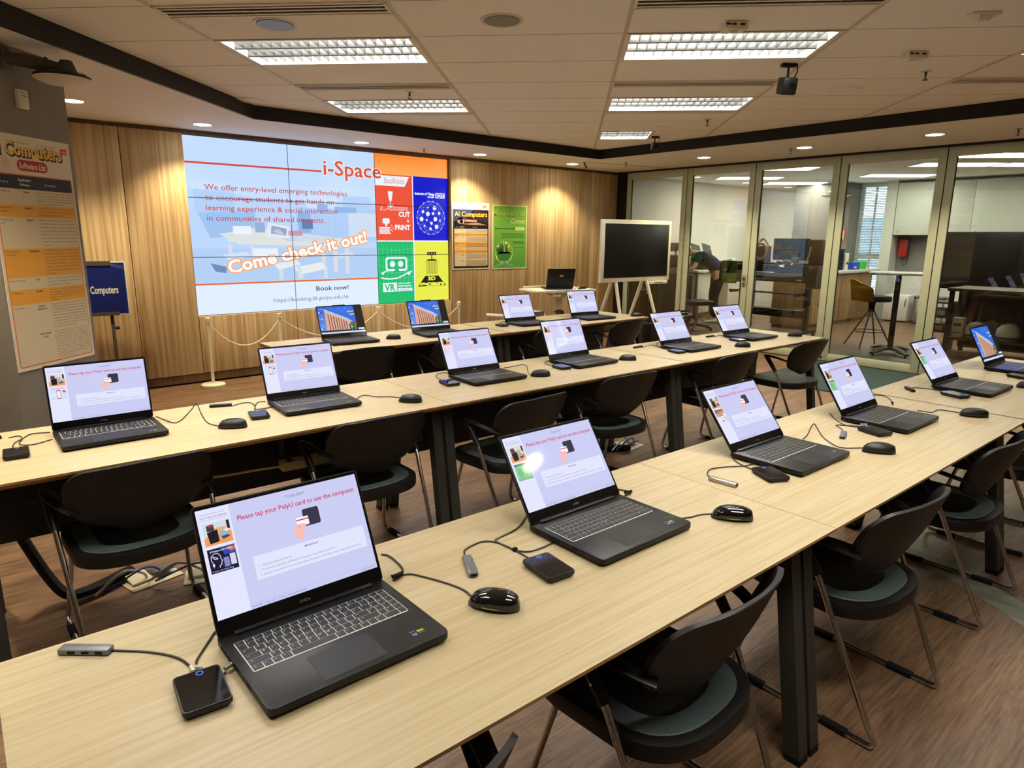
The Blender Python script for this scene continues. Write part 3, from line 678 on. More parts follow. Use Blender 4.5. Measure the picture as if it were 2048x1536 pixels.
def building_screen():
    c = Canvas(SW, SH, 160, 100, .00012)
    for i in range(10): c.rect(0, i*9, 160, 90, tuple(a+(b-a)*i/9 for a, b in zip(L(38, 98, 214), L(90, 160, 240)))); c.z += .00002
    c.up(); c.poly([(30, 0), (120, 70), (134, 62), (128, 0)], L(46, 110, 226)); c.up()
    brick = L(226, 168, 148); c.poly([(22, 90), (24, 16), (112, 56), (108, 90)], brick); c.poly([(24, 8), (24, 16), (114, 58), (124, 60), (100, 44)], L(196, 216, 236)); c.up()
    c.poly([(26, 12), (26, 15), (116, 57), (119, 57)], L(110, 146, 190))
    for i in range(8):
        x = 34+i*9.2-i*i*.08; yt = 22+(x-24)*.46; c.poly([(x, 88), (x+2.6, 88), (x+2.6, yt+1), (x, yt)], L(46, 40, 44))
    for j in range(4): c.line([(24, 34+j*14), (110, 62+j*7)], .6, L(206, 148, 130))
    c.rect(0, 88, 160, 96, L(28, 30, 30)); c.poly([(106, 90), (104, 72), (112, 62), (126, 58), (134, 66), (138, 80), (136, 92)], L(44, 84, 46)); c.up(); c.ell(116, 70, 6, 5, L(70, 120, 56), 12); c.ell(127, 76, 5, 6, L(58, 104, 60), 12)
    for x in (113, 127): c.line([(x, 96), (x-2, 66)], .7, L(220, 220, 226))
    c.rect(127, 62, 134, 70, L(214, 40, 44)); c.poly([(111, 72), (118, 80), (113, 82)], L(230, 232, 240)); c.rect(132, 0, 160, 92, L(16, 16, 20)); c.up(); c.rect(136, 84, 158, 90, L(210, 226, 248)); c.rect(0, 94, 160, 100, L(206, 222, 244))
    for i in range(14): c.rect(3+(i % 2)*7, 6+(i//2)*12, 7+(i % 2)*7, 10.5+(i//2)*12, [L(90, 150, 250), L(230, 120, 60), L(236, 240, 250), L(60, 60, 90), L(200, 60, 80)][i % 5])
    for i in range(4): c.ell(78+i*11, 8+(i*7) % 13, 1.6, 1.6, L(160, 200, 250), 8)
    c.poly([(104, 20), (130, 18), (130, 22), (108, 24)], L(226, 206, 120)); c.poly([(112, 30), (131, 29), (131, 33), (115, 34)], L(214, 206, 140))
    c.line([(12, 4), (120, 66)], .8, L(200, 224, 250))
    return c.mesh('screen', 'screen')
SCR = {}
def screen(kind):
    if kind not in SCR: SCR[kind] = building_screen() if kind == 'building' else login_screen(kind)
    return SCR[kind]
def base_mesh():
    m = MB(); m.prism(rrect(0, 0, LW, LD+.004, .012), .007, .0215, .002); m.m(1)
    m.prism(rrect(.012, .012, LW-.012, LD-.01, .01), .003, .0072)
    for x in (.03, LW-.03):
        for y in (.03, LD-.03): m.lathe([(.008, 0), (.008, .0035)], (x, y, 0), 10)
    for i in range(12): m.b(-.0006, .002, .15+i*.008, .154+i*.008, .010, .018)
    for i in range(12): m.b(LW-.002, LW+.0006, .17+i*.006, .173+i*.006, .010, .018)
    m.b(-.0006, .002, .085, .105, .011, .017); m.m(0)
    m.b(.03, LW-.03, LD-.019, LD-.002, .02, .0265, .003)
    return m.mesh('base', ['laptop', 'rubber'])
KROWS = [(0, [1.0]*13 + [1.0, .95, .95, .95, .95], ['esc', 'F1', 'F2', 'F3', 'F4', 'F5', 'F6', 'F7', 'F8', 'F9', 'F10', 'F11', 'F12', 'ins', '*', '*', '*', '*'], .7),
         (1, [1.0]*13 + [1.7] + [.95]*4, list('`1234567890-=') + ['<'] + list('#/*-'), 1.0), (2, [1.45] + [1.0]*12 + [1.25] + [.95]*3, ['tab'] + list('QWERTYUIOP[]') + ['\\'] + list('789'), 1.0),
         (3, [1.75] + [1.0]*11 + [1.95] + [.95]*3 + [.95], ['caps'] + list("ASDFGHJKL;'") + ['enter'] + list('456+'), 1.0), (4, [2.3] + [1.0]*10 + [2.4] + [.95]*3, ['shift'] + list('ZXCVBNM,./') + ['shift'] + list('123'), 1.0),
         (5, [1.2, 1.0, 1.0, 1.1, 5.2, 1.1, 1.0, 1.0, 1.0, 1.05, 1.05] + [1.9, .95], ['ctrl', 'fn', '#', 'alt', '', 'alt', 'o', 'ctrl', '<', '^', '>', '0', '.'], 1.0)]
def keyboard_mesh(glow):
    m = MB(); X0, X1, Y0, Y1 = .017, LW-.022, .116, .226
    m.m(0); m.prism(rrect(X0, Y0, X1, Y1, .004), .0214, .0219); m.m(1); u = (X1-X0-.002)/17.75; rh = (Y1-Y0-.002)/5.75; y = Y1-.001; G = []
    for _, ws, labs, h in KROWS:
        k = (X1-X0-.002)/sum(ws); x = X0+.001
        for w_, lb in zip(ws, labs):
            a, b_ = x+.0011, x+w_*k-.0011; yb = y-h*rh
            m.b(a, b_, yb+.0011, y-.0011, .0218, .0229)
            if lb and lb != '#': G.append((lb, a+.003, y-.0078 if h == 1 else y-.0072, len(lb)))
            elif lb: G.append(('o', a+.004, y-.009, 1))
            x += w_*k
        y -= h*rh
    m.m(2)
    for lb, gx, gy, n_ in G:
        V, F, x0, x1 = text_geo(lb, .01, 1); k = .0062 if n_ == 1 else .0034; b_ = [m.bm.verts.new((gx+(vx-x0)*k, gy+vy*k, .02305)) for vx, vy in V]
        for f in F:
            try: fc = m.bm.faces.new([b_[i] for i in f]); fc.material_index = 2
            except ValueError: pass
    return m.mesh('keyboard', [glow, 'black', 'white_plastic' if glow == 'key_glow' else 'blue_glow'])
def sticker_mesh():
    c = Canvas(.06, .05, 60, 50, .00008); B = L(42, 42, 44)
    # embossed outline of the number, then the round of small labels
    for pts in ([(30, 2), (42, 2), (42, 16), (30, 16), (30, 2)], [(46, 2), (46, 16)], [(50, 2), (58, 2), (58, 16), (50, 16), (50, 9), (58, 9)]): c.line(pts, 1.5, B)
    c.rect(4, 20, 16, 24, L(28, 28, 30)); c.rect(4, 28, 15, 38, L(30, 50, 130)); c.rect(18, 24, 32, 30, L(150, 200, 40)); c.rect(18, 31, 32, 38, L(24, 26, 24)); c.up(); c.text('hyperx', 4.4, 23.2, 3.4, L(220, 220, 220), res=1, fit=11); c.text('intel', 5, 33, 4.4, L(230, 236, 250), res=1, fit=9); c.text('CORE', 5, 36.6, 2.6, L(230, 236, 250), res=1, fit=8); c.text('NVIDIA', 19, 28.6, 3.4, L(30, 40, 10), res=1, fit=12); c.text('GEFORCE RTX', 19, 35, 2.8, L(190, 220, 120), res=1, fit=12)
    return c.mesh('maker_stickers', 'print')
BASE = base_mesh(); KEYW = keyboard_mesh('key_glow'); KEYB = keyboard_mesh('blue_glow'); STK = sticker_mesh()
def pad_mesh():
    m = MB(); m.prism(rrect(.105, .014, .228, .098, .003), .0214, .02185); return m.mesh('touchpad', mat('touchpad_matte', L(19, 19, 20), .40, spec=.27))
PADM = pad_mesh()
def lid_mesh(notch):
    m = MB(); m.prism(rrect(0, 0, LW, LH, .008), -.006, 0.0, .0012); m.m(1); m.prism(rrect(.0025, .0025, LW-.0025, LH-.0025, .007), -.001, .0004)
    m.m(0)
    if notch: m.b(.13, .23, LH-.001, LH+.006, -.006, .0003, .002)
    m.m(2); m.lathe([(.0022, 0), (.0022, .0003)], (LW/2, LH-.0045, .0004), 10)
    V, F, x0, x1 = text_geo('O\u041fEN' if False else 'OMEN', .0, 1); k = .0085
    if not notch:
        b_ = [m.bm.verts.new((LW/2-.014+(vx-x0)*k, .0125+vy*k, .0006)) for vx, vy in V]
        for f in F: fc = m.bm.faces.new([b_[i] for i in f]); fc.material_index = 3
    return m.mesh('lid', ['laptop', 'bezel', 'off_screen', 'steel'])
LIDS = {0: lid_mesh(False), 1: lid_mesh(True)}
def make_laptop(label, x, y, yaw, tilt, kind, keys=None, group='laptops on the training tables'):
    t = thing('laptop', label, 'laptop', (x, y, TH), R(yaw), group)
    put('base', BASE, t); put('keyboard', keys or KEYW, t); put('touchpad', PADM, t)
    if kind != 'building': put('maker_stickers', STK, t, (LW-.068, .018, .0217))
    lid = put('lid', LIDS[1 if kind == 'building' else 0], t, (0, LD-.010, .0225), (R(90-tilt), 0, 0))
    put('screen', screen(kind), lid, (.0067, .0315, .0007))
    return t
LAP = [(.326, .976, -.4, 25.7, 'head', 'nearest laptop to the camera, a brain head picture on its screen'), (1.134, .980, -.9, 33.9, 'map', 'second laptop along the front tables, green map picture on its screen'), (2.112, .978, -1, 37.2, 'photo', 'third laptop along the front tables, tan photo on its screen'),
       (2.936, .947, -.6, 32.3, 'map', 'fourth along the front tables, strong light on its login screen'), (3.972, .931, -2.1, 34.5, 'map', 'fifth along the front tables, left of the blue keyed one'), (4.815, .918, -2.1, 27.7, 'building', 'laptop with blue lit keys at the right edge of the picture'),
       (.284, 2.815, -.8, 9.7, 'app', 'leftmost laptop of the middle row, in front of the grey pillar poster'), (1.103, 2.785, -4, 23.2, 'app', 'second laptop of the middle row, in front of the white rope post'), (2.117, 2.752, -2.4, 28, 'list', 'third laptop of the middle row, just right of the table seam'),
       (2.894, 2.744, -.7, 24, 'list', 'fourth laptop of the middle row, left of the second table seam'), (3.925, 2.671, -2.3, 31, 'sketch', 'fifth laptop of the middle row, below the dark display on its stand'), (4.75, 2.687, -3.2, 32.4, 'sketch', 'last of the middle row, in front of the person'),
       (2.136, 4.44, -7, 26.5, 'building', 'leftmost laptop of the back row, showing a brick building'), (2.887, 4.358, -4.8, 24, 'building', 'second of the back row, brick building, below the yellow tile'), (3.902, 4.391, -3.5, 25.9, 'list', 'third laptop of the back row, below the green poster'), (4.694, 4.351, -6.7, 21.8, 'sketch', 'last laptop of the back row, in front of the white trolley')]
for i, (x, y, a, tl, kd, lb) in enumerate(LAP): make_laptop('open black laptop, ' + lb, x, y, a, tl, kd, KEYB if i == 5 else None)

# ------------------------------------------------------------------ mice, card readers, hubs and their leads
CAB = {
'h1':[(0.17,1.36),(0.225,1.306),(0.262,1.248),(0.274,1.182),(0.293,1.145),(0.314,1.152)],
'r1':[(0.274,1.169),(0.281,1.215),(0.302,1.247),(0.34,1.297)],
'm1':[(0.812,1.07),(0.818,1.106),(0.809,1.151),(0.784,1.215),(0.765,1.249),(0.743,1.258),(0.727,1.272)],
'p1':[(0.763,1.38),(0.774,1.36),(0.769,1.3),(0.758,1.27),(0.74,1.254),(0.718,1.248)],
'h2':[(0.924,1.25),(0.935,1.265),(0.963,1.275),(1.001,1.277),(1.025,1.254),(1.033,1.217),(1.035,1.186),(1.054,1.159),(1.089,1.152),(1.144,1.155)],
'r2':[(1.032,1.125),(1.035,1.186),(1.03,1.227),(1.031,1.26),(1.047,1.266),(1.096,1.273),(1.139,1.287),(1.199,1.326)],
'm2':[(1.631,0.991),(1.593,1.014),(1.556,1.022),(1.522,1.036)],
'p2':[(1.558,1.296),(1.57,1.269),(1.562,1.249),(1.536,1.249)],
'h3':[(1.883,1.169),(1.886,1.185),(1.914,1.206),(1.955,1.218),(2.012,1.198),(2.07,1.164),(2.116,1.154),(2.172,1.149)],
'r3':[(2.057,1.108),(2.07,1.164),(2.106,1.225),(2.195,1.287)],
'm3':[(2.614,0.984),(2.553,1.034),(2.563,1.074),(2.631,1.147),(2.748,1.229),(2.801,1.265),(2.752,1.255),(2.615,1.205),(2.547,1.189)],
'h4':[(2.752,1.121),(2.813,1.156),(2.85,1.196),(2.883,1.168),(2.916,1.122)],
'r4':[(2.904,1.111),(2.883,1.168),(2.946,1.241),(3.032,1.305)],
'm4':[(3.512,0.928),(3.512,0.975),(3.494,1.013),(3.418,1.015),(3.408,1.071)],
'p4':[(3.577,1.338),(3.598,1.293),(3.533,1.235),(3.43,1.187)],
'h5':[(3.854,1.279),(3.928,1.266),(3.961,1.209),(3.954,1.138)],
'm7':[(0.833,2.812),(0.811,2.898),(0.833,3.059),(0.873,3.271),(0.821,3.17),(0.743,3.024),(0.704,2.985),(0.688,3.039),(0.671,3.146)],
'r7':[(0.149,2.965),(0.163,3.056),(0.192,3.107),(0.228,3.164),(0.286,3.144)],
'h7':[(0.154,3.155),(0.186,3.163),(0.192,3.107),(0.177,3.029),(0.217,2.996),(0.279,3.028)],
'h8':[(0.981,3.123),(1.036,3.152),(1.074,3.134),(1.066,3.055),(1.049,2.997),(1.132,2.99)],
'r8':[(1.031,2.954),(1.066,3.055),(1.105,3.122),(1.14,3.119)],
'm8':[(1.679,2.778),(1.648,2.83),(1.593,2.874),(1.574,2.93),(1.548,2.937),(1.497,2.898)],
'm9':[(2.553,2.8),(2.571,2.842),(2.657,2.947),(2.717,3.022),(2.72,3.062),(2.687,3.067),(2.623,3.055),(2.567,3.058)],
'r9':[(2.068,2.993),(2.096,3.092),(2.153,3.155),(2.201,3.154),(2.193,3.068)],
'r10':[(2.843,2.923),(2.852,3.0),(2.922,3.056),(3.012,3.076)],
'h11':[(3.832,3.023),(3.968,3.062),(3.984,3.02),(3.946,2.906)],
'r11':[(3.881,2.793),(3.923,2.924),(4.045,3.062),(4.143,3.109)],
'h12':[(4.71,3.0),(4.849,3.035),(4.847,2.965)],
'r15':[(3.866,4.665),(3.993,4.797),(4.027,4.772)],
}
def spline(P, n=6):
    P = [Vector(p) for p in P]; Q = [P[0]*2-P[1]] + P + [P[-1]*2-P[-2]]; O = []
    for i in range(1, len(Q)-2):
        a, b, c, d = Q[i-1:i+3]
        for k in range(n):
            t = k/n; O.append(.5*((2*b)+(c-a)*t+(2*a-5*b+4*c-d)*t*t+(3*b-a-3*c+d)*t**3))
    return O + [P[-1]]
def lead(t, key, r=.0021, z=.0026, name='cable', mt='cable', plug=None):
    """the lead of a thing, given by points on the table top"""
    inv = (Matrix.Translation(t.location) @ t.rotation_euler.to_matrix().to_4x4()).inverted()
    P = [inv @ Vector((x, y, TH+z)) for x, y in CAB[key]]; m = MB(); m.tube(spline(P, 5), r, 6)
    if plug:
        m.m(1); d = (P[-1]-P[-2]).normalized(); m.tube([P[-1]-d*.002+Vector((0, 0, .008)), P[-1]+d*.024+Vector((0, 0, .010))], .0042, 8)
    return m.build(name, [mt, plug or mt], t)
def mouse_body():
    m = MB(); n = 22
    def sec(y):                       # half width and height along the body, front at +y
        u_ = (y+.0575)/.115; e = max(0.0, 1-abs(2*u_-1)**2.7); hw = .0325*e**.5*(1-.12*u_); hh = .0385*max(0.0, 1-abs(2*u_-.90)**2.6/1.35)**.55
        return max(hw, .0015), max(hh*min(1, e*4)**.5, .006)
    rings = []
    for i in range(15):
        y = -.0575+.115*(.5-.5*math.cos(PI*i/14)); hw, hh = sec(y); r_ = []
        for j in range(n):
            a = 2*PI*j/n; cx = math.cos(a); sz = math.sin(a); zz = hh*(.28+.72*max(0, sz)**.8) if sz > 0 else hh*.28*(1+sz*.98)
            r_.append((hw*math.copysign(abs(cx)**.72, cx), y, max(.001, zz)))
        rings.append(r_)
    m.loft(rings); return m
MB_GLOSS = mouse_body().mesh('body', 'black_gloss'); MB_MATT = mouse_body().mesh('body', 'black')
def make_mouse(label, x, y, ang, gloss, key=None):
    t = thing('computer_mouse', label, 'mouse', (x, y, TH), R(ang), 'black computer mice on the tables')
    put('body', MB_GLOSS if gloss else MB_MATT, t)
    MB().lathe([(.008, -.003), (.0095, -.002), (.0095, .002), (.008, .003)], (0, .034, .0235), 16, 'x').build('scroll_wheel', 'rubber', t)
    MB().b(-.0006, .0006, .008, .05, .0305, .0312).build('button_split', 'rubber', t) if False else None
    if gloss and x < 2:
        P = []
        for i in range(36):
            a = 2*PI*i/36; yy = .0555*math.sin(a); u_ = (yy+.0575)/.115; hw = .0325*(1-abs(2*u_-1)**2.7)**.5*(1-.12*u_)+.0004; P.append((hw*math.copysign(abs(math.cos(a))**.55, math.cos(a)), yy, .0105))
        MB().tube(P, .0007, 5, closed=True).build('lime_trim', mat('lime_trim', L(190, 210, 40), .4), t)
    if key: lead(t, key)
    return t
for a in [('glossy black mouse with a lime line, right of the nearest laptop', .829, 1.017, 36, True, 'm1'), ('glossy black mouse with a lime line, right of the second front laptop', 1.641, .945, 38, True, 'm2'), ('black mouse right of the third front laptop', 2.608, .929, 36, False, 'm3'), ('black mouse right of the fourth front laptop', 3.502, .871, 34, False, 'm4'), ('black mouse cut off by the right edge of the picture', 4.43, .875, 36, False, None),
          ('black mouse right of the leftmost middle row laptop', .87, 2.771, 58, False, 'm7'), ('black mouse with a silver sheen, left of the first middle row table seam', 1.674, 2.69, 42, False, 'm8'), ('black mouse right of the third middle row laptop', 2.578, 2.748, 56, False, 'm9'), ('black mouse touching the corner of the fourth middle row laptop', 3.369, 2.77, 50, False, None), ('black mouse right of the fifth middle row laptop', 4.461, 2.60, 44, False, None), ('black mouse near the right end of the middle row', 5.299, 2.63, 40, False, None), ('black mouse between the two building laptops of the back row', 2.656, 4.49, 50, False, None), ('black mouse right of the last back row laptop', 5.369, 4.33, 46, False, None)]: make_mouse(*a)
def make_reader(label, x, y, ang, key=None, gloss=True, plug=None):
    t = thing('card_reader', label, 'card reader', (x, y, TH), R(ang), 'black card readers beside the laptops')
    m = MB(); O = rrect(-.039, -.056, .039, .056, .008); m.loft([[(px*.86, py*.9, 0) for px, py in O], [(px, py, .008) for px, py in O], [(px, py, .015) for px, py in O], [(px*.985, py*.99, .0165) for px, py in O]]); m.m(1); m.loft([[(px*.94, py*.955, .0164) for px, py in O], [(px*.93, py*.95, .0169) for px, py in O]])
    m.build('body', ['black', 'black_gloss' if gloss else 'black'], t)
    P = [(.004+.0055*math.cos(2*PI*i/20), .044+.0055*math.sin(2*PI*i/20), .0171) for i in range(20)]
    MB().tube(P, .0007, 5, closed=True).build('status_ring', 'blue_glow', t)
    if key: lead(t, key)
    return t
for a in [('glossy black card reader left of the nearest laptop', .263, 1.115, -6, 'r1'), ('black card reader in front of the second front laptop', 1.027, 1.056, -7, 'r2'), ('black card reader tucked against the third front laptop', 2.045, 1.052, -28, 'r3'), ('black card reader tucked against the fourth front laptop', 2.865, 1.045, -20, 'r4'), ('black card reader tucked against the fifth front laptop', 3.885, 1.06, -20, None), ('black card reader beside the laptop with blue keys', 4.72, .98, -15, None),
          ('matt black card reader at the left edge of the middle row', .155, 2.885, -4, 'r7'), ('card reader with a blue sheen, left of the second middle row laptop', 1.015, 2.87, -12, 'r8'), ('card reader left of the third middle row laptop', 2.044, 2.89, -8, 'r9'), ('card reader left of the fourth middle row laptop', 2.839, 2.84, -10, 'r10'), ('card reader left of the fifth middle row laptop', 3.87, 2.75, -14, 'r11'), ('card reader left of the last middle row laptop', 4.69, 2.78, -10, None), ('card reader left of the third back row laptop', 3.80, 4.56, -6, 'r15')]: make_reader(*a)
def make_hub(label, x, y, ang, key=None, mt='grey_plastic', plug=None):
    t = thing('usb_hub', label, 'usb hub', (x, y, TH), R(ang), 'grey usb hubs beside the laptops')
    m = MB(); m.b(-.048, .048, -.0115, .0115, .001, .0125, .003); m.m(1); m.b(-.0486, -.0470, -.0075, .0075, .004, .0095)
    for i in range(3): m.b(-.028+i*.026, -.014+i*.026, -.0119, -.0108, .004, .0095)
    m.m(2); m.lathe([(.0012, 0), (.0012, .0003)], (.036, 0, .0125), 8); m.build('body', [mt, 'rubber', 'white_plastic'], t)
    if key: lead(t, key, plug=plug)
    return t
for a in [('grey usb hub at the lower left, tethered to the nearest laptop', .133, 1.386, -41, 'h1', 'grey_plastic', 'steel'), ('grey usb hub left of the second front card reader', .893, 1.186, 63, 'h2', 'grey_plastic', 'steel'), ('silver usb hub left of the third front laptop', 1.868, 1.118, 94, 'h3', 'steel', 'steel'), ('grey usb hub standing out from the fourth front laptop', 2.716, 1.107, 20, 'h4', 'grey_plastic', 'steel'), ('dark usb hub left of the fifth front laptop', 3.857, 1.262, 40, 'h5', 'black', None),
          ('usb hub cut off at the left end of the middle row', .085, 3.17, 8, 'h7', 'black', None), ('slim dark usb hub lying left of the second middle row laptop', .945, 3.154, -18, 'h8', 'black', None), ('small usb hub left of the fifth middle row laptop', 3.82, 3.05, 4, 'h11', 'black', None), ('small usb hub left of the last middle row laptop', 4.71, 3.036, 0, 'h12', 'black', None)]: make_hub(*a)
def free_lead(name, label, key, r=.0024, ends=True):
    P = CAB[key]; x, y = P[0]; t = thing(name, label, 'cable', (x, y, TH)); m = MB(); Q = [Vector((a-x, b-y, .0028)) for a, b in P]; m.tube(spline(Q, 5), r, 6); m.build('lead', 'cable', t)
    d = (Q[-1]-Q[-2]).normalized(); MB().tube([Q[-1]-d*.03+Vector((0, 0, .006)), Q[-1]+Vector((0, 0, .009))], .0048, 8).build('plug', 'rubber', t)
    return t
free_lead('power_lead', 'looped black power lead behind the nearest laptop', 'p1'); free_lead('power_lead', 'short black lead curling behind the second front laptop', 'p2'); free_lead('power_lead', 'thin black lead arching behind the fourth front laptop', 'p4')
t = thing('cable_tie', 'white cable tie holding the leads above the nearest card reader', 'cable tie', (.274, 1.189, TH)); MB().tube([(-.006, 0, .001), (-.007, 0, .007), (0, .001, .010), (.007, 0, .007), (.006, 0, .001)], .0025, 6, flat=2.2).build('loop', 'white_plastic', t); MB().b(-.009, -.003, -.006, .012, .008, .012, .001).build('tail', 'white_plastic', t)
MB().b(-.006, .006, -.005, .005, 0, .009, .002).build('cable_clip', 'rubber', None, (*CAB['h2'][6], TH)); tag(bpy.data.objects['cable_clip'], 'small black cable clip on the leads left of the second front laptop', 'cable clip')

# ------------------------------------------------------------------ ceiling fixtures
def ceiling_light(label, u, v, ln=1.0, z=None, group='louvred ceiling lights over the tables', louvred=True):
    z = ZC if z is None else z; W, D = du*ln-.012, dv-.012; p = UV(u+du*ln/2, v+dv/2, z); t = thing('ceiling_light', label, 'ceiling light', p, A45, group)
    m = MB(); x, y = W/2, D/2
    for a in ((-x, x, -y, -y+.022), (-x, x, y-.022, y), (-x, -x+.03, -y+.022, y-.022), (x-.03, x, -y+.022, y-.022)): m.b(*a, -.004, .085)
    m.b(-x, x, -y, y, .085, .092); m.build('housing', 'white', t)
    m = MB()
    for k in range(3):
        yc = (k-1)*(D-.05)/3
        if louvred: m.tube([(-x+.04, yc, .068), (x-.04, yc, .068)], .014, 8)
        else: m.b(-x+.03, x-.03, yc-.072, yc+.072, .02, .024)
    m.build('lamp_tubes', 'tube' if louvred else 'lamp_soft', t)
    if not louvred: return t
    m = MB(); n = max(6, int(19*ln))
    for yc in (-(D-.05)/6, (D-.05)/6): m.b(-x+.03, x-.03, yc-.012, yc+.012, .0, .05, .003)
    for i in range(1, n):
        xc = -x+.03+(2*x-.06)*i/n
        for k in range(3):
            yc = (k-1)*(D-.05)/3; h = (D-.05)/6-.012
            m.loft([[(xc-.001, yc-h, .004), (xc+.001, yc-h, .004), (xc+.004, yc-h, .05), (xc-.004, yc-h, .05)], [(xc-.001, yc+h, .004), (xc+.001, yc+h, .004), (xc+.004, yc+h, .05), (xc-.004, yc+h, .05)]], smooth=False)
    m.build('louvre', 'louvre', t)
    return t
LB = {(0, 0): 'large louvred ceiling light at upper left, nearest to the pillar', (2, 0): 'large louvred ceiling light at upper right, beside the black track camera', (0, 3): 'louvred ceiling light left of centre, above the video wall', (2, 3): 'louvred ceiling light right of centre, second in its row', (4, 0): 'louvred ceiling light just cut off by the right edge', (2, 6): 'small louvred ceiling light farthest back, by the corner of the black band'}
for (k, r), f in LIGHTS.items():
    c = UV(U0+du*(k+.5), V0+dv*(r+.5))
    if c.x > 6.9 or c.x < -4.2 or c.y < -4.2: continue
    ceiling_light(LB.get((k, r), 'louvred ceiling light behind the camera, outside the picture'), U0+du*k, V0+dv*r, f)
def slot(label, k, r, wd=.17, off=0.0):
    t = thing('air_diffuser', label, 'air vent', UV(U0+du*(k+.5), V0+dv*r+off+wd/2, ZC), A45, 'slot air diffusers in the ceiling'); x, y = du/2-.02, wd/2; m = MB()
    m.b(-x-.015, x+.015, -y-.008, -y+.012, -.008, 0, .001); m.b(-x-.015, x+.015, y-.012, y+.008, -.008, 0, .001); m.b(-x-.015, -x, -y, y, -.008, 0); m.b(x, x+.015, -y, y, -.008, 0)
    m.m(1); m.b(-x, x, -y+.012, y-.012, -.0035, -.001); m.build('frame', ['white', 'dark_gap'], t)
    n = 3
    for i in range(n):
        yc = -y+.012+(2*y-.024)*(i+.5)/n; MB().b(-x, x, yc-.009, yc+.009, -.009, -.004, .002).build('blade', 'white', t)
for a in (('slot air diffuser at the upper left, above the nearest ceiling light', 0, -1), ('slot air diffuser at the top right, above the right hand light', 2, -1), ('slot air diffuser between the two left ceiling lights', 0, 2), ('slot air diffuser between the two right ceiling lights', 2, 2), ('slot air diffuser at the right edge of the picture', 4, 2)): slot(*a)
slot('narrow slot air diffuser along the far side of the left far light', 0, 4, .09, .004); slot('narrow slot air diffuser along the far side of the right far light', 2, 4, .09, .004)
def speaker(label, x, y, z, r=.115, plain=False):
    t = thing('ceiling_speaker', label, 'ceiling speaker', (x, y, z), 0, 'round ceiling speakers')
    MB().lathe([(r*.8, 0.0), (r*.86, -.006), (r*.98, -.008), (r, -.004), (r, .0)], (0, 0, 0), 36).build('rim', 'white' if not plain else 'ceiling', t)
    MB().lathe([(r*.82, -.0055), (r*.8, -.0085), (.01, -.010)], (0, 0, 0), 32).build('grille', 'grey_plastic' if not plain else 'ceiling', t)
for a in (('round grey speaker in the ceiling above the left light', 1.59, 3.816, ZC), ('round speaker in the ceiling at top centre', 2.452, 2.953, ZC), ('flat round ceiling cover right of the black track camera', 5.429, 2.493, ZC, .13, True), ('round ceiling cover beside the bend of the black band at left', 2.25, 6.02, ZC, .12, True), ('small round ceiling cover near the far right light', 5.868, 4.595, ZC, .12, True)): speaker(*a)
def sprinkler(label, x, y, z):
    t = thing('sprinkler', label, 'sprinkler', (x, y, z), 0, 'fire sprinkler heads')
    MB().lathe([(.034, 0), (.03, -.005), (.014, -.008)], (0, 0, 0), 20).build('rosette', 'steel', t)
    m = MB(); m.cyl((0, 0, -.006), (0, 0, -.03), .008, .006, 10); m.tube([(.008, 0, -.026), (.013, 0, -.04), (.006, 0, -.056)], .0025, 6); m.tube([(-.008, 0, -.026), (-.013, 0, -.04), (-.006, 0, -.056)], .0025, 6); m.lathe([(.018, -.056), (.018, -.058), (.006, -.06)], (0, 0, 0), 14); m.build('head', 'gasket', t)
for a in (('sprinkler head in the ceiling above the left far light', 3.061, 4.817, ZC), ('sprinkler head in the ceiling at upper right', 5.251, 1.882, ZC), ('sprinkler head in the ceiling by the far right light', 5.834, 3.956, ZC), ('sprinkler head in the soffit above the video wall', 4.613, 6.975, ZS), ('sprinkler head in the soffit above the glass, beside a lit downlight', 7.579, 4.018, ZS), ('sprinkler head in the soffit by the corner hatch', 7.403, 6.267, ZS), ('sprinkler head in the soffit at the right edge', 7.698, 1.919, ZS)): sprinkler(*a)
def sensor(label, x, y, big=True):
    t = thing('room_sensor', label, 'sensor', (x, y, ZC), A45+R(8), 'white sensors on the ceiling'); MB().b(-.062, .062, -.045, .045, -.04, 0, .006).build('case', 'white_plastic', t)
    m = MB()
    for i in (-.045, -.015, .03): m.b(i-.012, i+.012, -.0458, -.044, -.022, -.012)
    m.build('slots', 'gasket', t); MB().b(-.02, .02, -.02, .02, -.043, -.039, .002).build('lens', 'grid_bar', t)
sensor('white box sensor with slots above the right hand ceiling light', 3.388, 2.174); sensor('white box sensor with slots near the right edge of the ceiling', 4.70, 1.76)
t = thing('motion_detector', 'small tilted white detector at the top right corner of the ceiling', 'sensor', (4.157, 1.258, ZC), A45); MB().b(-.07, .07, -.03, .03, -.012, 0, .003).build('plate', 'white_plastic', t); MB().tube([(-.03, 0, -.018), (.03, 0, -.018)], .02, 12).build('lens', 'white', t)
def track_camera(label, x, y, s=1.0):
    t = thing('ceiling_camera', label, 'camera', (x, y, ZC), R(-35), 'black ceiling cameras')
    MB().b(-.042*s, .042*s, -.02, .02, -.022, 0, .004).build('mount', 'black', t)
    m = MB(); m.cyl((0, 0, -.02), (0, 0, -.075*s), .007); m.tube([(.05*s, .0, 0), (.055*s, 0, -.04*s), (.03*s, .0, -.09*s)], .004, 6); m.build('stem', 'black', t)
    m = MB(); q = Matrix.Rotation(R(14), 3, 'X'); m.box((0, 0, -.118*s), (.085*s, .085*s, .09*s), q, .012); m.m(1); m.box((.012, -.043*s, -.125*s), (.03*s, .004, .03*s), q); m.m(2); m.box((-.02, -.044*s, -.105*s), (.02, .004, .012), q); m.build('head', ['black', 'black_gloss', 'steel'], t)
track_camera('black box camera hanging under the right hand ceiling light', 4.40, 2.40, 1.15); track_camera('smaller black camera hanging before the black band at far centre', 6.36, 4.98, .9)
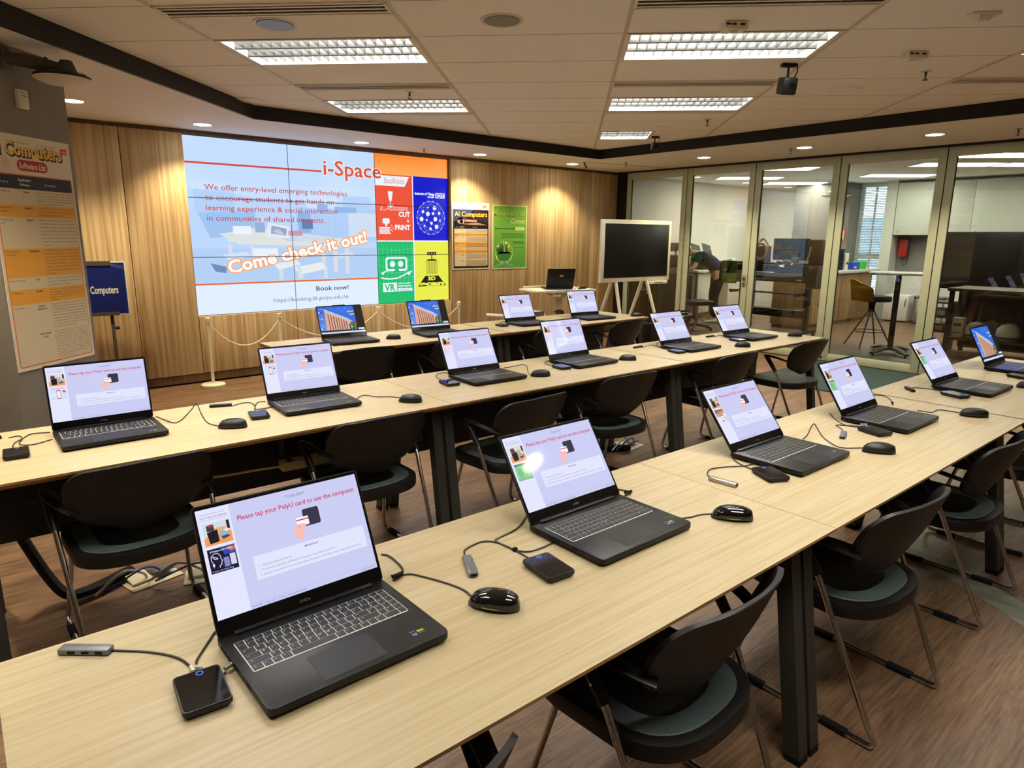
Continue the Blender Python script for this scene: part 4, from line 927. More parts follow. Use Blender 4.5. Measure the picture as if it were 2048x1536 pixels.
t = thing('ceiling_camera', 'dark tilted tile camera at the right edge', 'camera', (5.9, .3, ZC)) if False else None
t = thing('downlight', 'round lit downlight in the tiles behind the camera, mirrored by the second front laptop', 'downlight', (3.23, -.55, ZC), 0, 'round downlights in the soffit'); MB().lathe([(.085, -.001), (.087, -.004), (.10, -.004), (.102, 0)], (0, 0, 0), 28).build('trim_ring', 'white', t); MB().lathe([(.086, -.0012), (.07, -.0042), (.02, -.0048)], (0, 0, 0), 28).build('lens', 'down', t)
DL = [('over the grey pillar at left', 1.02, 6.40), ('above the left end of the video wall', 2.124, 6.903), ('above the middle of the video wall', 3.804, 6.981), ('above the right edge of the video wall', 5.418, 6.941), ('above the bare wood wall near the corner', 7.029, 6.914), ('above the first glass panels', 7.642, 5.198), ('above the third glass panel', 7.602, 3.874), ('above the fourth glass panel', 7.562, 2.559), ('above the glass, out of the picture at right', 7.55, 1.2), ('above the glass behind the camera', 7.54, -.1), ('left of the pillar, unseen, added to light the poster', -.15, 3.7)]  # last downlight is an unseen addition to brighten the pillar poster
for lb, x, y in DL:
    t = thing('downlight', 'round lit downlight in the soffit ' + lb, 'downlight', (x, y, ZS), 0, 'round downlights in the soffit')
    MB().lathe([(.078, -.001), (.08, -.004), (.094, -.004), (.096, 0)], (0, 0, 0), 28).build('trim_ring', 'white', t)
    MB().lathe([(.079, -.0012), (.07, -.0042), (.02, -.0048)], (0, 0, 0), 28).build('lens', 'down', t)
    ld = bpy.data.lights.new('spot', 'SPOT'); ld.energy = SPOT; ld.color = (1.0, .80, .50); ld.spot_size = R(118); ld.spot_blend = .6; ld.shadow_soft_size = .05
    o = put('lamp', ld, t, (0, 0, -.02))

# ------------------------------------------------------------------ on the pillar
PR = math.atan2(PD.y, PD.x)
def pil(s_, z, off=0.0): p = PA + PD*s_ + PN*off; return Vector((p.x, p.y, z))
def rows_table(c, x0, x1, y0, cols, rows, big):
    """the software table: (height, band colour, left, name, description lines)"""
    y = y0; a, b = cols
    for i, (h, band, l, nm, ds, ls) in enumerate(rows):
        c.rect(x0, y, x1, y+h, band); y += h
    c.up(); y = y0
    for h, band, l, nm, ds, ls in rows:
        for j, t in enumerate(l): c.text(t, x0+1.2, y+2.6+j*2.3, 2.0, L(70, 60, 46), res=1)
        for j, t in enumerate(nm): c.text(t, a, y+2.6+j*2.3, 2.0, L(30, 26, 22), 'c', .03, res=1)
        if ls: c.para(ds, b, y+2.2, 1.62, (h-1.2)/len(ds), L(92, 84, 74), fit=x1-b-1.2, res=1)
        y += h
    return y
CRM, ORG = L(226, 212, 182), L(240, 176, 74)
SOFT = [(14.2, CRM, ['Generative AI'], ['Ollama'], ['Ollama is a local LLM runtime and', 'model management tool that enables', 'execution of large language models', '(LLM) on a workstation without', 'dependence on external cloud services.'], 2.4), (9.2, ORG, ['Generative AI', '(images)'], ['ComfyUI'], ['ComfyUI is a node-based graphical', 'interface for constructing Stable', 'Diffusion image generation pipelines.'], 2.5),
        (20.4, CRM, ['Programming', 'tool'], ['Python'], ['Python with packages essential for', 'domains such as data analysis,', 'machine learning and AI automation', 'such as NumPy, pandas, Matplotlib,', 'Seaborn, PyTorch, Tensorflow, Ollama', 'and Ollama client as well as specialised', 'toolkits for research and application', 'environment.'], 2.4), (18.0, ORG, ['Data Cleaning', 'and Refine'], ['OpenRefine'], ['OpenRefine is an interactive data', 'wrangling application for profiling,', 'cleaning and transforming', 'heterogeneous datasets. It provides', 'faceting and filtering for exploratory', 'analysis, clustering algorithms for', 'identifying duplicates and', 'inconsistencies.'], 2.15),
        (7.6, CRM, ['Version Control'], ['Git'], ['Git is a distributed version control', 'system for managing changes to source', 'code and other workbook assets.'], 2.2), (11.4, ORG, ['Virtualization'], ['Docker'], ['Docker is a containerization platform', 'that packages applications and their', 'dependencies into portable images to', 'ensure consistent execution across', 'environments.'], 2.1),
        (20.0, CRM, ['Code editor'], ['Jupyter', 'Notebook'], ['Jupyter Notebook is an interactive', 'computing environment for writing', 'and debugging documents that combine', 'executable code, outputs and narrative', 'text. It supports multi-language', 'workflows via kernels, enables iterative', 'data exploration and visualization and', 'is commonly used for teaching,', 'prototyping and reproducible scripts.'], 2.05), (22.0, CRM, [], ['Visual Studio', 'Code'], ['Visual Studio Code (VS Code) is a', 'cross-platform source code editor with', 'built-in support for debugging,', 'Git-based version control workflows,', 'and extensions through a large', 'ecosystem of extensions. It is', 'commonly used for Python, web', 'development, and data engineering', 'and supports task automation, code', 'writing, linting, formatting, test', 'and runtime development.'], 1.9)]
def ai_title(c, x, y, size, fit, big):
    for bo, cl, dx, dy in ((.075, L(36, 30, 30), .5, .6), (.03, L(240, 166, 66), 0, 0), (.004, L(252, 216, 100), 0, 0)): c.text('AI Computers', x+dx, y+dy, size, cl, 'c', bo, fit=fit); c.up()
def poster_pillar():
    W, H = .615, 1.30; t = thing('poster', 'tall AI Computers software list poster on the grey pillar', 'poster', pil(.012, .745, .004), PR); MB().b(0, W, -.001, .003, 0, H).build('sheet', 'white', t)
    c = Canvas(W, H, 77, 163, .00015); c.rect(0, 0, 77, 163, L(238, 230, 212)); c.up()
    c.text('Innovation and Technology', 18, 5.6, 2.0, L(120, 112, 110), res=1, fit=20); c.text('i-SPACE', 18, 8.4, 2.0, L(90, 84, 90), res=1); c.text('THE HONG KONG POLYTECHNIC UNIVERSITY', 44, 5.4, 1.3, L(90, 84, 90), res=1, fit=18); c.text('PAO YUE-KONG LIBRARY', 44, 7.8, 2, L(90, 84, 90), res=1, fit=18); c.rr(67, 4.6, 74, 8.6, .6, L(222, 70, 60)); c.up(); c.text('i-Space', 70.5, 7.4, 2.0, L(250, 236, 226), 'c', .02, res=1, fit=5.6)
    ai_title(c, 34.8, 13.6, 12.5, 65.5, True)
    c.ell(15, 19, 3, 3.4, L(238, 200, 190), 16); c.ell(15.6, 23, 3.4, 3, L(244, 226, 214), 16); c.rr(24.6, 16.4, 52.4, 23.8, 3.5, L(172, 34, 34)); c.up(); c.text('Software List', 38.5, 22.2, 6, L(250, 240, 226), 'c', .02, fit=24)
    c.rr(2, 26.4, 75, 160.5, 2, L(232, 130, 70)); c.up(); c.rr(2.8, 27.2, 74.2, 159.7, 1.4, CRM); c.up(); c.rr(2.8, 27.2, 74.2, 36.4, 1.2, L(24, 22, 48)); c.up(); c.text('Category', 6, 32.8, 2.4, CRM, res=1); c.text('Application', 29, 31, 2.6, CRM, 'c', .03, res=1); c.text('Software', 29, 34.2, 2.6, CRM, 'c', .03, res=1); c.text('Description', 53, 33, 2.2, CRM, 'c', .01, res=1)
    rows_table(c, 2.8, 74.2, 36.4, (29, 38), [(h, *r_[1:]) for h, r_ in zip((11, 8.2, 21.6, 20.2, 8.4, 10.6, 20.4, 22.4), SOFT)], True)
    c.build('artwork', 'print', t, (0, -.0014, 0), UP)
poster_pillar()
t = thing('wall_switch_box', 'small white thermostat box high on the grey pillar', 'thermostat', pil(.30, 2.19), PR); MB().b(-.034, .034, -.028, 0, 0, .10, .005).build('case', 'white_plastic', t); m = MB(); m.b(-.018, .018, -.0286, -.0275, .082, .085); m.b(-.018, .018, -.0286, -.0275, .066, .069); m.build('slots', 'gasket', t)
# antenna dish on its bracket under the soffit
pc = pil(.30, 2.335, .27); t = thing('wireless_antenna', 'pale disc antenna on a bracket high on the grey pillar', 'antenna', pc, PR+R(4))
m = MB(); m.lathe([(.01, -.024), (.09, -.018), (.135, .0), (.141, .008)], (0, 0, 0), 36); m.build('cover', 'white', t)
m = MB(); m.lathe([(.141, .008), (.136, .022), (.09, .036), (.02, .038)], (0, 0, 0), 36); m.m(1); m.b(.075, .14, -.05, .0, .034, .062, .004); m.m(0)
for i in range(4): m.b(.085+i*.013, .094+i*.013, -.0525, -.05, .042, .054)
m.build('back_plate', ['black', 'white_plastic'], t)
m = MB(); m.tube([(.02, 0, .06), (-.02, .08, .075), (-.06, .17, .09), (-.08, .25, .095)], .036, 14, True, [.030, .034, .036, .03]); m.tube([(-.08, .235, .0945), (-.085, .262, .095)], .062, 20); m.cyl((.0, -.03, .03), (.0, -.03, .10), .055, .03, 20); m.tube([(.05, -.0, .05), (0.0, .02, .055), (-.03, .06, .11), (-.07, .12, .06)], .006, 6); m.build('bracket', 'counter_wood' if False else 'grey_dark', t)

# ------------------------------------------------------------------ on the wood wall
def poster_ai():
    W, H = .617, .865; t = thing('poster', 'AI Computers software list poster on the wood wall beside the video wall', 'poster', (5.235, 7.296, 1.085)); MB().b(0, W, 0, .003, 0, H).build('sheet', 'white', t)
    c = Canvas(W, H, 60, 84, .0002); c.rect(0, 0, 60, 84, L(244, 236, 220)); c.up(); c.rect(1.4, 9, 58.6, 82.6, L(30, 26, 34)); c.ell(5, 4.6, 1.5, 1.5, L(170, 170, 150), 4); c.text('THE HONG KONG POLYTECHNIC UNIVERSITY', 8, 5.2, 1.6, L(150, 146, 140), res=1, fit=12); c.text('PAO YUE-KONG LIBRARY', 31, 5.4, 1.6, L(190, 180, 176), res=1, fit=9); c.rr(49, 3.6, 55, 6.4, .5, L(236, 150, 130)); c.up()
    c.poly([(1.4, 9), (34, 9), (22, 20), (1.4, 24)], L(60, 76, 130)); c.poly([(34, 9), (58.6, 12), (58.6, 26), (40, 22)], L(60, 44, 44)); c.ell(14, 23, 6, 4, L(190, 150, 150)); c.ell(14.6, 24, 2.6, 2.4, L(60, 40, 60)); c.up(); c.poly([(14, 27), (40, 25), (56, 28), (40, 28.4)], L(180, 150, 120)); c.up()
    ai_title(c, 30, 17.6, 8.5, 52, False); c.rr(19, 20.6, 40, 24.6, 1.8, L(150, 40, 40)); c.up(); c.text('Software List', 29.5, 23.8, 3.4, L(250, 240, 226), 'c', .02, fit=18)
    c.rr(3, 28, 56.6, 80, 1, CRM); c.up(); c.rect(3, 28, 56.6, 33, L(22, 22, 46)); c.up(); c.text('Category', 5, 31.4, 1.6, CRM, res=1); c.text('Application', 15.6, 30.4, 1.6, CRM, 'c', res=1); c.text('Software', 15.6, 32.2, 1.6, CRM, 'c', res=1); c.text('Description', 36, 31.4, 1.6, CRM, 'c', res=1)
    k = 46.5/sum(r_[0] for r_ in SOFT); y = 33.2
    for h, band, l, nm, ds, ls in SOFT:
        hh = h*k; c.rect(3, y, 56.6, y+hh, band)
        for j, tx in enumerate(l): c.line([(4, y+1.2+j*1.3), (4+len(tx)*.6, y+1.2+j*1.3)], .4, L(110, 96, 76))
        c.up()
        for j, tx in enumerate(nm): c.text(tx, 16, y+1.6+j*1.2, 1.25, L(40, 34, 28), 'c', .02, res=1)
        for j, tx in enumerate(ds): c.line([(21, y+1.1+j*(hh-.6)/len(ds)), (55 if j < len(ds)-1 else 30, y+1.1+j*(hh-.6)/len(ds))], .34, L(130, 118, 104))
        y += hh
    c.build('artwork', 'print', t, (0, -.0006, 0), UP)
poster_ai()
def poster_green():
    W, H = .622, .862; t = thing('poster', 'green Metaverse and AI Contest poster on the wood wall', 'poster', (5.909, 7.296, 1.075)); MB().b(0, W, 0, .003, 0, H).build('sheet', 'white', t)
    c = Canvas(W, H, 60, 84, .0002); c.rect(0, 0, 60, 84, L(206, 226, 172)); c.up()
    for i in range(10): c.rect(1.4, 1.4+i*8, 58.6, 82.6, tuple(a+(b-a)*i/9 for a, b in zip(L(124, 190, 74), L(84, 158, 62)))); c.z += .00003
    c.up(); c.ell(4.6, 4.4, .9, .9, L(40, 90, 40), 4); c.text('THE HONG KONG POLYTECHNIC UNIVERSITY', 6.4, 4.8, 1.4, L(70, 120, 50), res=1, fit=12); c.text('PAO YUE-KONG', 28, 4.6, 1.4, L(70, 120, 50), res=1, fit=8); c.text('Jockey Club i-Space', 44, 5.4, 1.4, L(70, 120, 50), res=1, fit=11); c.text('i-Space', 30, 8.4, 2, L(210, 90, 60), 'c', .02, res=1)
    c.text('Metaverse + AI', 2.6, 14.6, 7.6, L(40, 70, 56), bold=.02, fit=54); c.up(); c.text('Metaverse + AI', 2, 14, 7.6, L(214, 232, 120), bold=.0, fit=54); c.text('Contest', 56, 23.5, 9, L(226, 244, 150), 'r', .0, shear=.3, fit=25)
    c.text('Submission deadline (extended):', 4, 31.4, 2.4, L(20, 40, 14), bold=.05, res=1, fit=34); c.rr(39.6, 28.6, 55.6, 32.6, .5, L(220, 236, 160)); c.up(); c.text('27 June 2025', 47.5, 31.6, 2.2, L(40, 80, 30), 'c', .02, res=1)
    for y, x in ((37.4, 14), (39, 15), (40.6, 17), (42.2, 14), (47.6, 32), (49, 36), (50.6, 35), (55.8, 37)): c.line([(x, y), (55, y)], .55, L(54, 98, 34))
    c.ell(19.4, 62, 15.6, 14.6, L(150, 196, 100), 40); c.up(); c.ell(19.4, 62, 14.4, 13.6, L(96, 168, 74), 40); c.up(); c.poly([(6, 63), (12, 61), (28, 61), (33, 63), (29, 70), (22, 74), (12, 72)], L(52, 128, 50)); c.poly([(6, 62), (20, 59.6), (33, 61.6), (30, 63.6), (9, 63.8)], L(226, 220, 86)); c.up()
    for x, h in ((8, 7), (11, 10), (14, 12), (17, 14), (24, 12)): c.poly([(x-2, 61), (x+2, 61), (x+.8, 61-h*.7), (x, 61-h)], L(28, 92, 40))
    c.poly([(17.6, 46), (18.6, 46), (18.8, 52), (17.4, 52)], L(236, 214, 90)); c.ell(27.6, 54, 2.4, 2.6, L(244, 170, 60), 14); c.ell(23, 49.6, 2, 1.4, L(240, 246, 240), 14); c.ell(10, 54, 2, 1.4, L(236, 244, 236), 14); c.poly([(4, 64), (7, 66), (9, 73), (6.4, 70)], L(226, 230, 150)); c.poly([(35, 63), (32, 69), (28, 74), (33, 70)], L(226, 236, 190)); c.up()
    for a in range(-5, 6): c.line([(20, 75), (20+a*5, 82.4)], .4, L(150, 220, 170))
    c.ell(20, 75.4, 7, .9, L(206, 244, 226)); c.build('artwork', 'print', t, (0, -.0006, 0), UP)
poster_green()
# blue sign on its stand, half behind the pillar
t = thing('floor_sign', 'blue Computers sign on a dark stand, half hidden by the pillar poster', 'sign', (1.215, 6.95, 0), R(-4))
MB().lathe([(.15, 0), (.15, .008), (.12, .014), (.02, .018)], (0, 0, 0), 24).build('base', 'grey_dark', t); MB().b(-.014, .014, -.008, .014, .015, .90, .003).build('post', 'grey_dark', t)
m = MB(); m.tube([(.014, .0, .68), (.05, 0, .68)], .016, 10); m.build('knob', 'black', t)
MB().b(-.245, .145, -.026, -.012, .80, 1.27, .003).build('panel', 'white', t); MB().b(-.25, .03, -.034, -.006, 1.238, 1.276).build('clamp_bar', 'grey_dark', t); MB().b(-.25, .06, -.034, -.006, .795, .826).build('clamp_bar', 'grey_dark', t)
c = Canvas(.385, .465, 38, 46, .0002); c.rect(0, 0, 38, 46, L(236, 236, 240)); c.up(); c.rect(.5, .5, 37.2, 45.4, L(40, 60, 150)); c.up(); c.rect(1.2, 1.2, 36.4, 44.8, L(22, 38, 120)); c.up(); c.text('Computers', 30.6, 27, 9, L(238, 240, 250), 'r', .03, fit=21); c.text('AI', 8, 27, 6, L(238, 240, 250), 'r', .03)
for i in range(3): c.line([(22+i*2, 1.4), (36.2, 6-i*1.2)], .3, L(120, 140, 210))
c.build('artwork', 'print', t, (-.2425, -.0265, .8025), UP)

# ------------------------------------------------------------------ rope posts before the wall
RPX = [('leftmost before the video wall, round base in view', 2.06, 7.05), ('second from the left, behind the tables', 2.77, 7.0), ('second from the right, behind a building laptop', 3.95, 7.0), ('at the right end of the rope, beside the yellow tile', 5.08, 6.95)]
for lb, x, y in RPX:
    t = thing('rope_post', 'white rope barrier post ' + lb, 'barrier post', (x, y, 0), 0, 'white rope barrier posts'); MB().lathe([(.112, 0), (.115, .006), (.115, .028), (.108, .034), (.03, .038)], (0, 0, 0), 32).build('base', 'cream', t)
    MB().lathe([(.0155, .03), (.0145, .66)], (0, 0, 0), 16).build('post', 'cream', t); MB().lathe([(.02, .645), (.024, .652), (.024, .668), (.020, .671), (.024, .675), (.025, .70), (.018, .706)], (0, 0, 0), 20).build('cap', 'cream', t)
for (lb, i, j, sag) in (('sagging from the leftmost barrier post', 0, 1, .26), ('sagging behind the left building laptop', 1, 2, .24), ('sagging behind the right building laptop', 2, 3, .24)):
    a, b = Vector((*RPX[i][1:], .655)), Vector((*RPX[j][1:], .655)); P = [a+(b-a)*(k/16)-Vector((0, 0, sag*4*(k/16)*(1-k/16))) for k in range(17)]
    t = thing('barrier_rope', 'thin white barrier rope ' + lb, 'rope', a, 0, 'white barrier ropes'); MB().tube([p-a for p in P], .006, 7).build('rope', 'rope', t)

# ------------------------------------------------------------------ display on its easel stand
t = thing('flip_display', 'large dark display in a white frame on a white four legged stand', 'display', (7.16, 5.80, 0), R(-4)); DW, DH, DZ = 1.31, .795, .945
m = MB(); m.b(-DW/2, DW/2, 0, .045, DZ, DZ+DH, .008); m.build('frame', 'white_plastic', t); MB().b(-DW/2+.052, DW/2-.052, -.003, .004, DZ+.058, DZ+DH-.052, .001).build('screen', 'off_screen', t)
m = MB(); m.b(.24, .60, -.022, .05, DZ-.045, DZ-.003, .006); m.m(1)
for i in range(5): m.b(.34+i*.035, .36+i*.035, -.0235, -.021, DZ-.03, DZ-.018)
m.build('pen_tray', ['white_plastic', 'gasket'], t)
for x0, x1, y1 in ((-.36, -.40, -.25), (-.42, -.55, .32), (.22, .34, -.25), (.16, .04, .32)): MB().tube([(x0, .03, DZ+.03), (x1, y1, .0)], .021, 12, True, [.024, .018]).build('leg', 'white_plastic', t)
MB().b(-.45, .3, .045, .075, DZ+.08, DZ+.2, .004).build('bracket', 'white_plastic', t); MB().tube([(-.40, -.22, .55), (-.36, -.2, .45), (-.33, -.16, .30), (-.38, -.1, .10)], .007, 6).build('cable', 'cable', t)
MB().tube([(-.405, -.145, .42), (-.395, -.165, .46)], .03, 12).build('strap', 'black', t)

# ------------------------------------------------------------------ white trolley with the presenter laptop
t = thing('trolley_desk', 'white height adjustable trolley desk behind the back row', 'trolley', (6.08, 6.18, 0), R(-12))
m = MB(); m.prism(rrect(-.44, -.25, .44, .27, .05), .845, .868, .004); m.m(0); m.b(-.36, .10, .255, .275, .868, .895, .004); m.build('desktop', 'white_plastic', t)
MB().b(-.05, .05, -.035, .035, .10, .845, .008).build('column', 'white_plastic', t); MB().b(-.08, .08, -.06, .06, .76, .845, .01).build('lift_head', 'white_plastic', t); m = MB(); m.b(-.30, .30, .18, .22, .06, .10, .01); m.b(-.30, .30, -.22, -.18, .06, .10, .01); m.b(-.04, .04, -.2, .2, .06, .11, .01); m.build('foot_frame', 'white_plastic', t)
for x in (-.27, .27):
    for y in (-.2, .2): MB().lathe([(.028, -.01), (.03, -.004), (.03, .004), (.028, .01)], (x, y, .03), 16, 'x').build('castor', 'rubber', t)
MB().b(-.22, -.10, -.235, -.14, .79, .81, .006).build('lever', 'white_plastic', t)
m = MB(); m.tube(spline([(-.09, -.05, .58), (-.03, -.06, .60), (.05, -.05, .585), (.06, -.045, .56), (.0, -.06, .57), (-.06, -.055, .56)], 5), .009, 7); m.tube(spline([(.05, -.05, .58), (.06, -.055, .50), (.04, -.055, .46), (.03, -.05, .52), (.05, -.05, .57)], 5), .009, 7); m.tube(spline([(-.25, -.1, .84), (-.15, -.12, .80), (-.05, -.06, .79)], 5), .005, 6); m.build('cable_bundle', 'cable', t)
q = R(152); t = thing('presenter_laptop', 'black laptop seen from behind on the white trolley', 'laptop', (6.32, 6.26, .868), q); put('base', BASE, t); put('keyboard', KEYW, t)
lid = put('lid', LIDS[0], t, (0, LD-.01, .0225), (R(90-20), 0, 0)); MB().b(.15, .195, .15, .175, -.0072, -.0058, .002).build('label', mat('yellow_label', L(226, 190, 90), .4), lid); MB().b(.16, .185, .158, .166, -.0076, -.0071).build('label_print', 'brown', lid)
t = thing('adapter_lead', 'black adapter and white lead on the white trolley behind its laptop', 'cable', (6.30, 6.00, .868)); m = MB(); m.b(-.03, .09, -.02, .02, 0, .03, .006); m.tube(spline([(.09, 0, .012), (.14, .02, .01), (.10, .05, .01), (.0, .04, .01)], 5), .005, 6); m.build('adapter', 'black', t); MB().tube(spline([(-.03, 0, .012), (-.06, -.03, .03), (-.09, -.01, .02), (-.07, .03, .006)], 5), .006, 7).build('lead', 'white_plastic', t)
# light grey folded chair back left of the trolley
t = thing('grey_armchair', 'light grey armchair mostly hidden behind a back row laptop', 'chair', (4.98, 5.75, 0), R(10)); m = MB(); m.b(-.24, .24, -.22, .24, .42, .455, .015); m.build('seat', 'grey_plastic', t)
for s_ in (-1, 1): MB().tube(spline([(s_*.26, -.24, .42), (s_*.27, -.18, .56), (s_*.275, -.2, .66), (s_*.275, .0, .665), (s_*.27, .18, .66)], 4), .018, 10, flat=.6).build('armrest', 'white_plastic', t)
for x in (-.2, .2):
    for y in (-.2, .2): MB().cyl((x, y, 0), (x*.9, y*.9, .42), .012).build('leg', 'chrome', t)
m = MB(); m.loft([[(-.22, -.22, .5), (.22, -.22, .5), (.22, -.2, .5), (-.22, -.2, .5)], [(-.2, -.27, .70), (.2, -.27, .70), (.2, -.25, .70), (-.2, -.25, .70)]]); m.build('backrest', 'grey_plastic', t)
# black bag and folded things by the easel
t = thing('equipment_bag', 'black bag heaped with cables under the dark display', 'bag', (6.68, 5.62, 0), R(20)); m = MB(); rings = []
for i in range(11):
    z = .52*math.sin(PI/2*i/10); k = math.cos(PI/2*(i/10))**.45 if i < 10 else .12; rings.append([((.26*k+.02*math.sin(5*a+i))*math.cos(a), (.17*k+.015*math.sin(4*a-i))*math.sin(a), z) for a in [2*PI*j/22 for j in range(22)]])
m.loft(rings); m.build('body', 'black', t)
for j in range(4): MB().tube(spline([(.2*math.cos(j*1.4), -.14*math.sin(j+.6), .2), (.1-.05*j, -.19, .42), (-.1+.05*j, -.16, .56), (-.2, -.1, .30)], 5), .009, 6).build('cable', 'cable', t)
t = thing('folding_trolley', 'black folded platform trolley lying right of the cable bag', 'trolley', (7.35, 5.5, 0), R(-10)); m = MB(); m.b(-.30, .30, -.14, .14, .05, .42, .02); m.build('body', 'black', t)
for z in (.46, .51, .55): MB().tube([(-.34, -.12, z), (.36, -.12, z+.01)], .014, 8).build('bar', 'black_gloss', t)
for x in (-.24, .24): MB().lathe([(.045, -.012), (.05, -.006), (.05, .006), (.045, .012)], (x, -.1, .05), 16, 'y').build('wheel', 'rubber', t)

# ------------------------------------------------------------------ under and around the tables
def power_strip(label, x, y, z, w_, rz):
    t = thing('power_strip', label, 'power strip', (x, y, z), R(rz), 'white power strips'); m = MB(); m.b(-w_/2, w_/2, -.032, .032, 0, .042, .006); m.build('case', 'cream', t); m = MB()
    for i in range(4):
        for dx, dy in ((-.008, 0), (.008, 0), (0, .01)): m.b(-w_/2+.06+i*w_/5+dx-.003, -w_/2+.06+i*w_/5+dx+.003, dy-.002-.0335*0, dy+.002, .0415, .0425)
    m.build('sockets', 'gasket', t); MB().tube(spline([(-w_/2, 0, .02), (-w_/2-.10, .01, .022), (-w_/2-.30, .03, .024), (-w_/2-.45, .05, .06)], 5), .006, 7).build('lead', 'cream', t)
power_strip('cream power strip hung under the left middle row table', 1.30, 2.93, .45, .36, -3)
t = bpy.data.objects['power_strip']
for x in (-.14, .14): m = MB(); m.b(x-.012, x+.012, -.034, .09, .0425, .046); m.b(x-.012, x+.012, .084, .09, .043, .225); m.build('hanger', 'grey_dark', t)
def floor_box(label, x, y, rz, n=2):
    t = thing('floor_socket_box', label, 'floor socket', (x, y, 0), R(rz), 'open floor socket boxes'); m = MB(); m.b(-.11, .11, -.07, .07, 0, .006, .002); m.build('cover_plate', 'cream', t)
    for i in range(n): MB().box((-.05+i*.10, .02, .022), (.085, .09, .012), Matrix.Rotation(R(12*(-1)**i), 3, 'X'), .003).build('lid', 'cream' if i % 2 == 0 else 'grey_plastic', t)
    m = MB(); m.tube(spline([(-.02, 0, .01), (-.05, -.03, .06), (-.13, -.04, .10), (-.24, -.02, .03)], 5), .006, 6); m.build('lead', 'white_plastic', t); MB().tube(spline([(.03, 0, .01), (.02, -.03, .05), (-.06, -.05, .09), (-.22, -.04, .03)], 5), .0045, 6).build('data_lead', 'blue', t)
floor_box('cream floor socket box with leads, below the leftmost middle row chair', .585, 3.15, 12); floor_box('grey floor socket box with loose plates, right of the cream one', .80, 3.02, -20, 2); floor_box('floor socket box with white leads, behind the fourth middle row chair', 3.78, 3.06, 6)
t = thing('cable_sleeve', 'black fabric cable sleeve running from the left middle table to the floor', 'cable sleeve', (.06, 3.20, 0)); MB().tube(spline([(.0, 0, .56), (.06, .0, .40), (.14, -.02, .16), (.20, -.06, .05), (.27, -.06, .035), (.37, -.01, .03), (.46, .03, .035)], 5), .035, 10, True, None, False, .6).build('sleeve', 'rubber', t)
t = thing('cable_sleeve', 'black cable sleeve on the floor behind the fourth middle row chair', 'cable sleeve', (3.30, 3.20, 0)); MB().tube(spline([(.0, .05, .42), (.04, .02, .20), (.12, .0, .05), (.26, -.10, .03), (.40, -.22, .03)], 5), .035, 10, True, None, False, .6).build('sleeve', 'rubber', t)
MB().b(6.78, 8.44, 2.25, 3.86, 0, .012, .004).build('teal_mat', 'mat_teal'); tag(bpy.data.objects['teal_mat'], 'dark teal carpet mat before the glass partition', 'mat')
m = MB(); C = [(3.62, 1.30), (3.56, 1.05), (3.46, .84), (3.34, .64), (3.20, .44), (3.02, .24), (2.78, .04), (2.5, -.14)]; W2 = [.045, .055, .062, .06, .055, .055, .055, .055]
P = [Vector((x, y, 0)) for x, y in C]; A, B = [], []
for i, p in enumerate(P):
    d = (P[min(i+1, len(P)-1)]-P[max(i-1, 0)]).normalized(); n = Vector((-d.y, d.x, 0))*W2[i]*1.25; A.append(p+n+Vector((0, 0, .0015))); B.append(p-n+Vector((0, 0, .0015)))
for i in range(len(P)-1): m.face([A[i], A[i+1], B[i+1], B[i]])
struct(m.build('trim_5', 'strip'))

# ------------------------------------------------------------------ the room behind the glass
for (k, r), lb in NEXT.items(): ceiling_light('white louvred ceiling light ' + lb, U0+du*k, V0+dv*r, 1.0, 2.6, 'ceiling lights of the next room', False)
# counter with cupboards
t = thing('service_counter', 'wood fronted counter with a pale worktop behind the glass', 'counter', (11.15, 5.41, 0)); MB().b(0, 2.6, .02, .6, .06, .915).b(.02, 2.58, .06, .58, 0, .06).build('carcass', 'counter_wood', t); MB().b(-.03, 2.78, -.05, .62, .915, .965, .006).build('worktop', 'cupboard', t)
for i in range(4): MB().b(.004+i*.65, .646+i*.65, 0, .019, .07, .91, .002).build('door', 'counter_wood', t)
def simple(name, label, cat, mt, boxes, loc, rz=0.0, group=None, part='body'):
    """a thing of one main part made of a few bevelled boxes"""
    t = thing(name, label, cat, loc, rz, group); m = MB()
    for b_ in boxes: m.b(*b_[:6], b_[6] if len(b_) > 6 else .004)
    m.build(part, mt, t); return t
def spread(t, part, mt, boxes, bev=.003):
    m = MB()
    for b_ in boxes: m.b(*b_, bev)
    return m.build(part, mt, t)
t = simple('storage_bin', 'blue plastic bin on the counter behind the glass', 'bin', 'blue', [(0, .30, 0, .2, 0, .012), (0, .012, 0, .2, .012, .13), (.288, .30, 0, .2, .012, .13), (.012, .288, 0, .012, .012, .10), (.012, .288, .188, .2, .012, .13)], (12.95, 5.46, .965)); spread(t, 'label', 'white', [(.06, .16, -.003, .001, .03, .06)], .0)
t = simple('storage_bin', 'green plastic bin at the end of the counter behind the glass', 'bin', 'green', [(0, .16, 0, .2, 0, .012), (0, .012, 0, .2, .012, .15), (.148, .16, 0, .2, .012, .15), (.012, .148, 0, .012, .012, .13), (.012, .148, .188, .2, .012, .15)], (13.40, 5.46, .965))
t = simple('computer_tower', 'slim black computer upright on the counter, left of the blue bin', 'computer', 'black', [(0, .10, 0, .35, 0, .38, .006)], (12.55, 5.50, .965)); spread(t, 'drive_slot', 'grey_plastic', [(.02, .08, -.003, .001, .30, .315), (.04, .06, -.003, .001, .33, .35)], 0)
t = simple('white_dispenser', 'small white box with a dial on the counter beside the slim computer', 'box', 'white_plastic', [(0, .13, 0, .2, 0, .30, .01)], (12.72, 5.5, .965)); MB().lathe([(.025, 0), (.022, .012)], (.065, 0, .12), 16, 'y').build('dial', 'gasket', t)
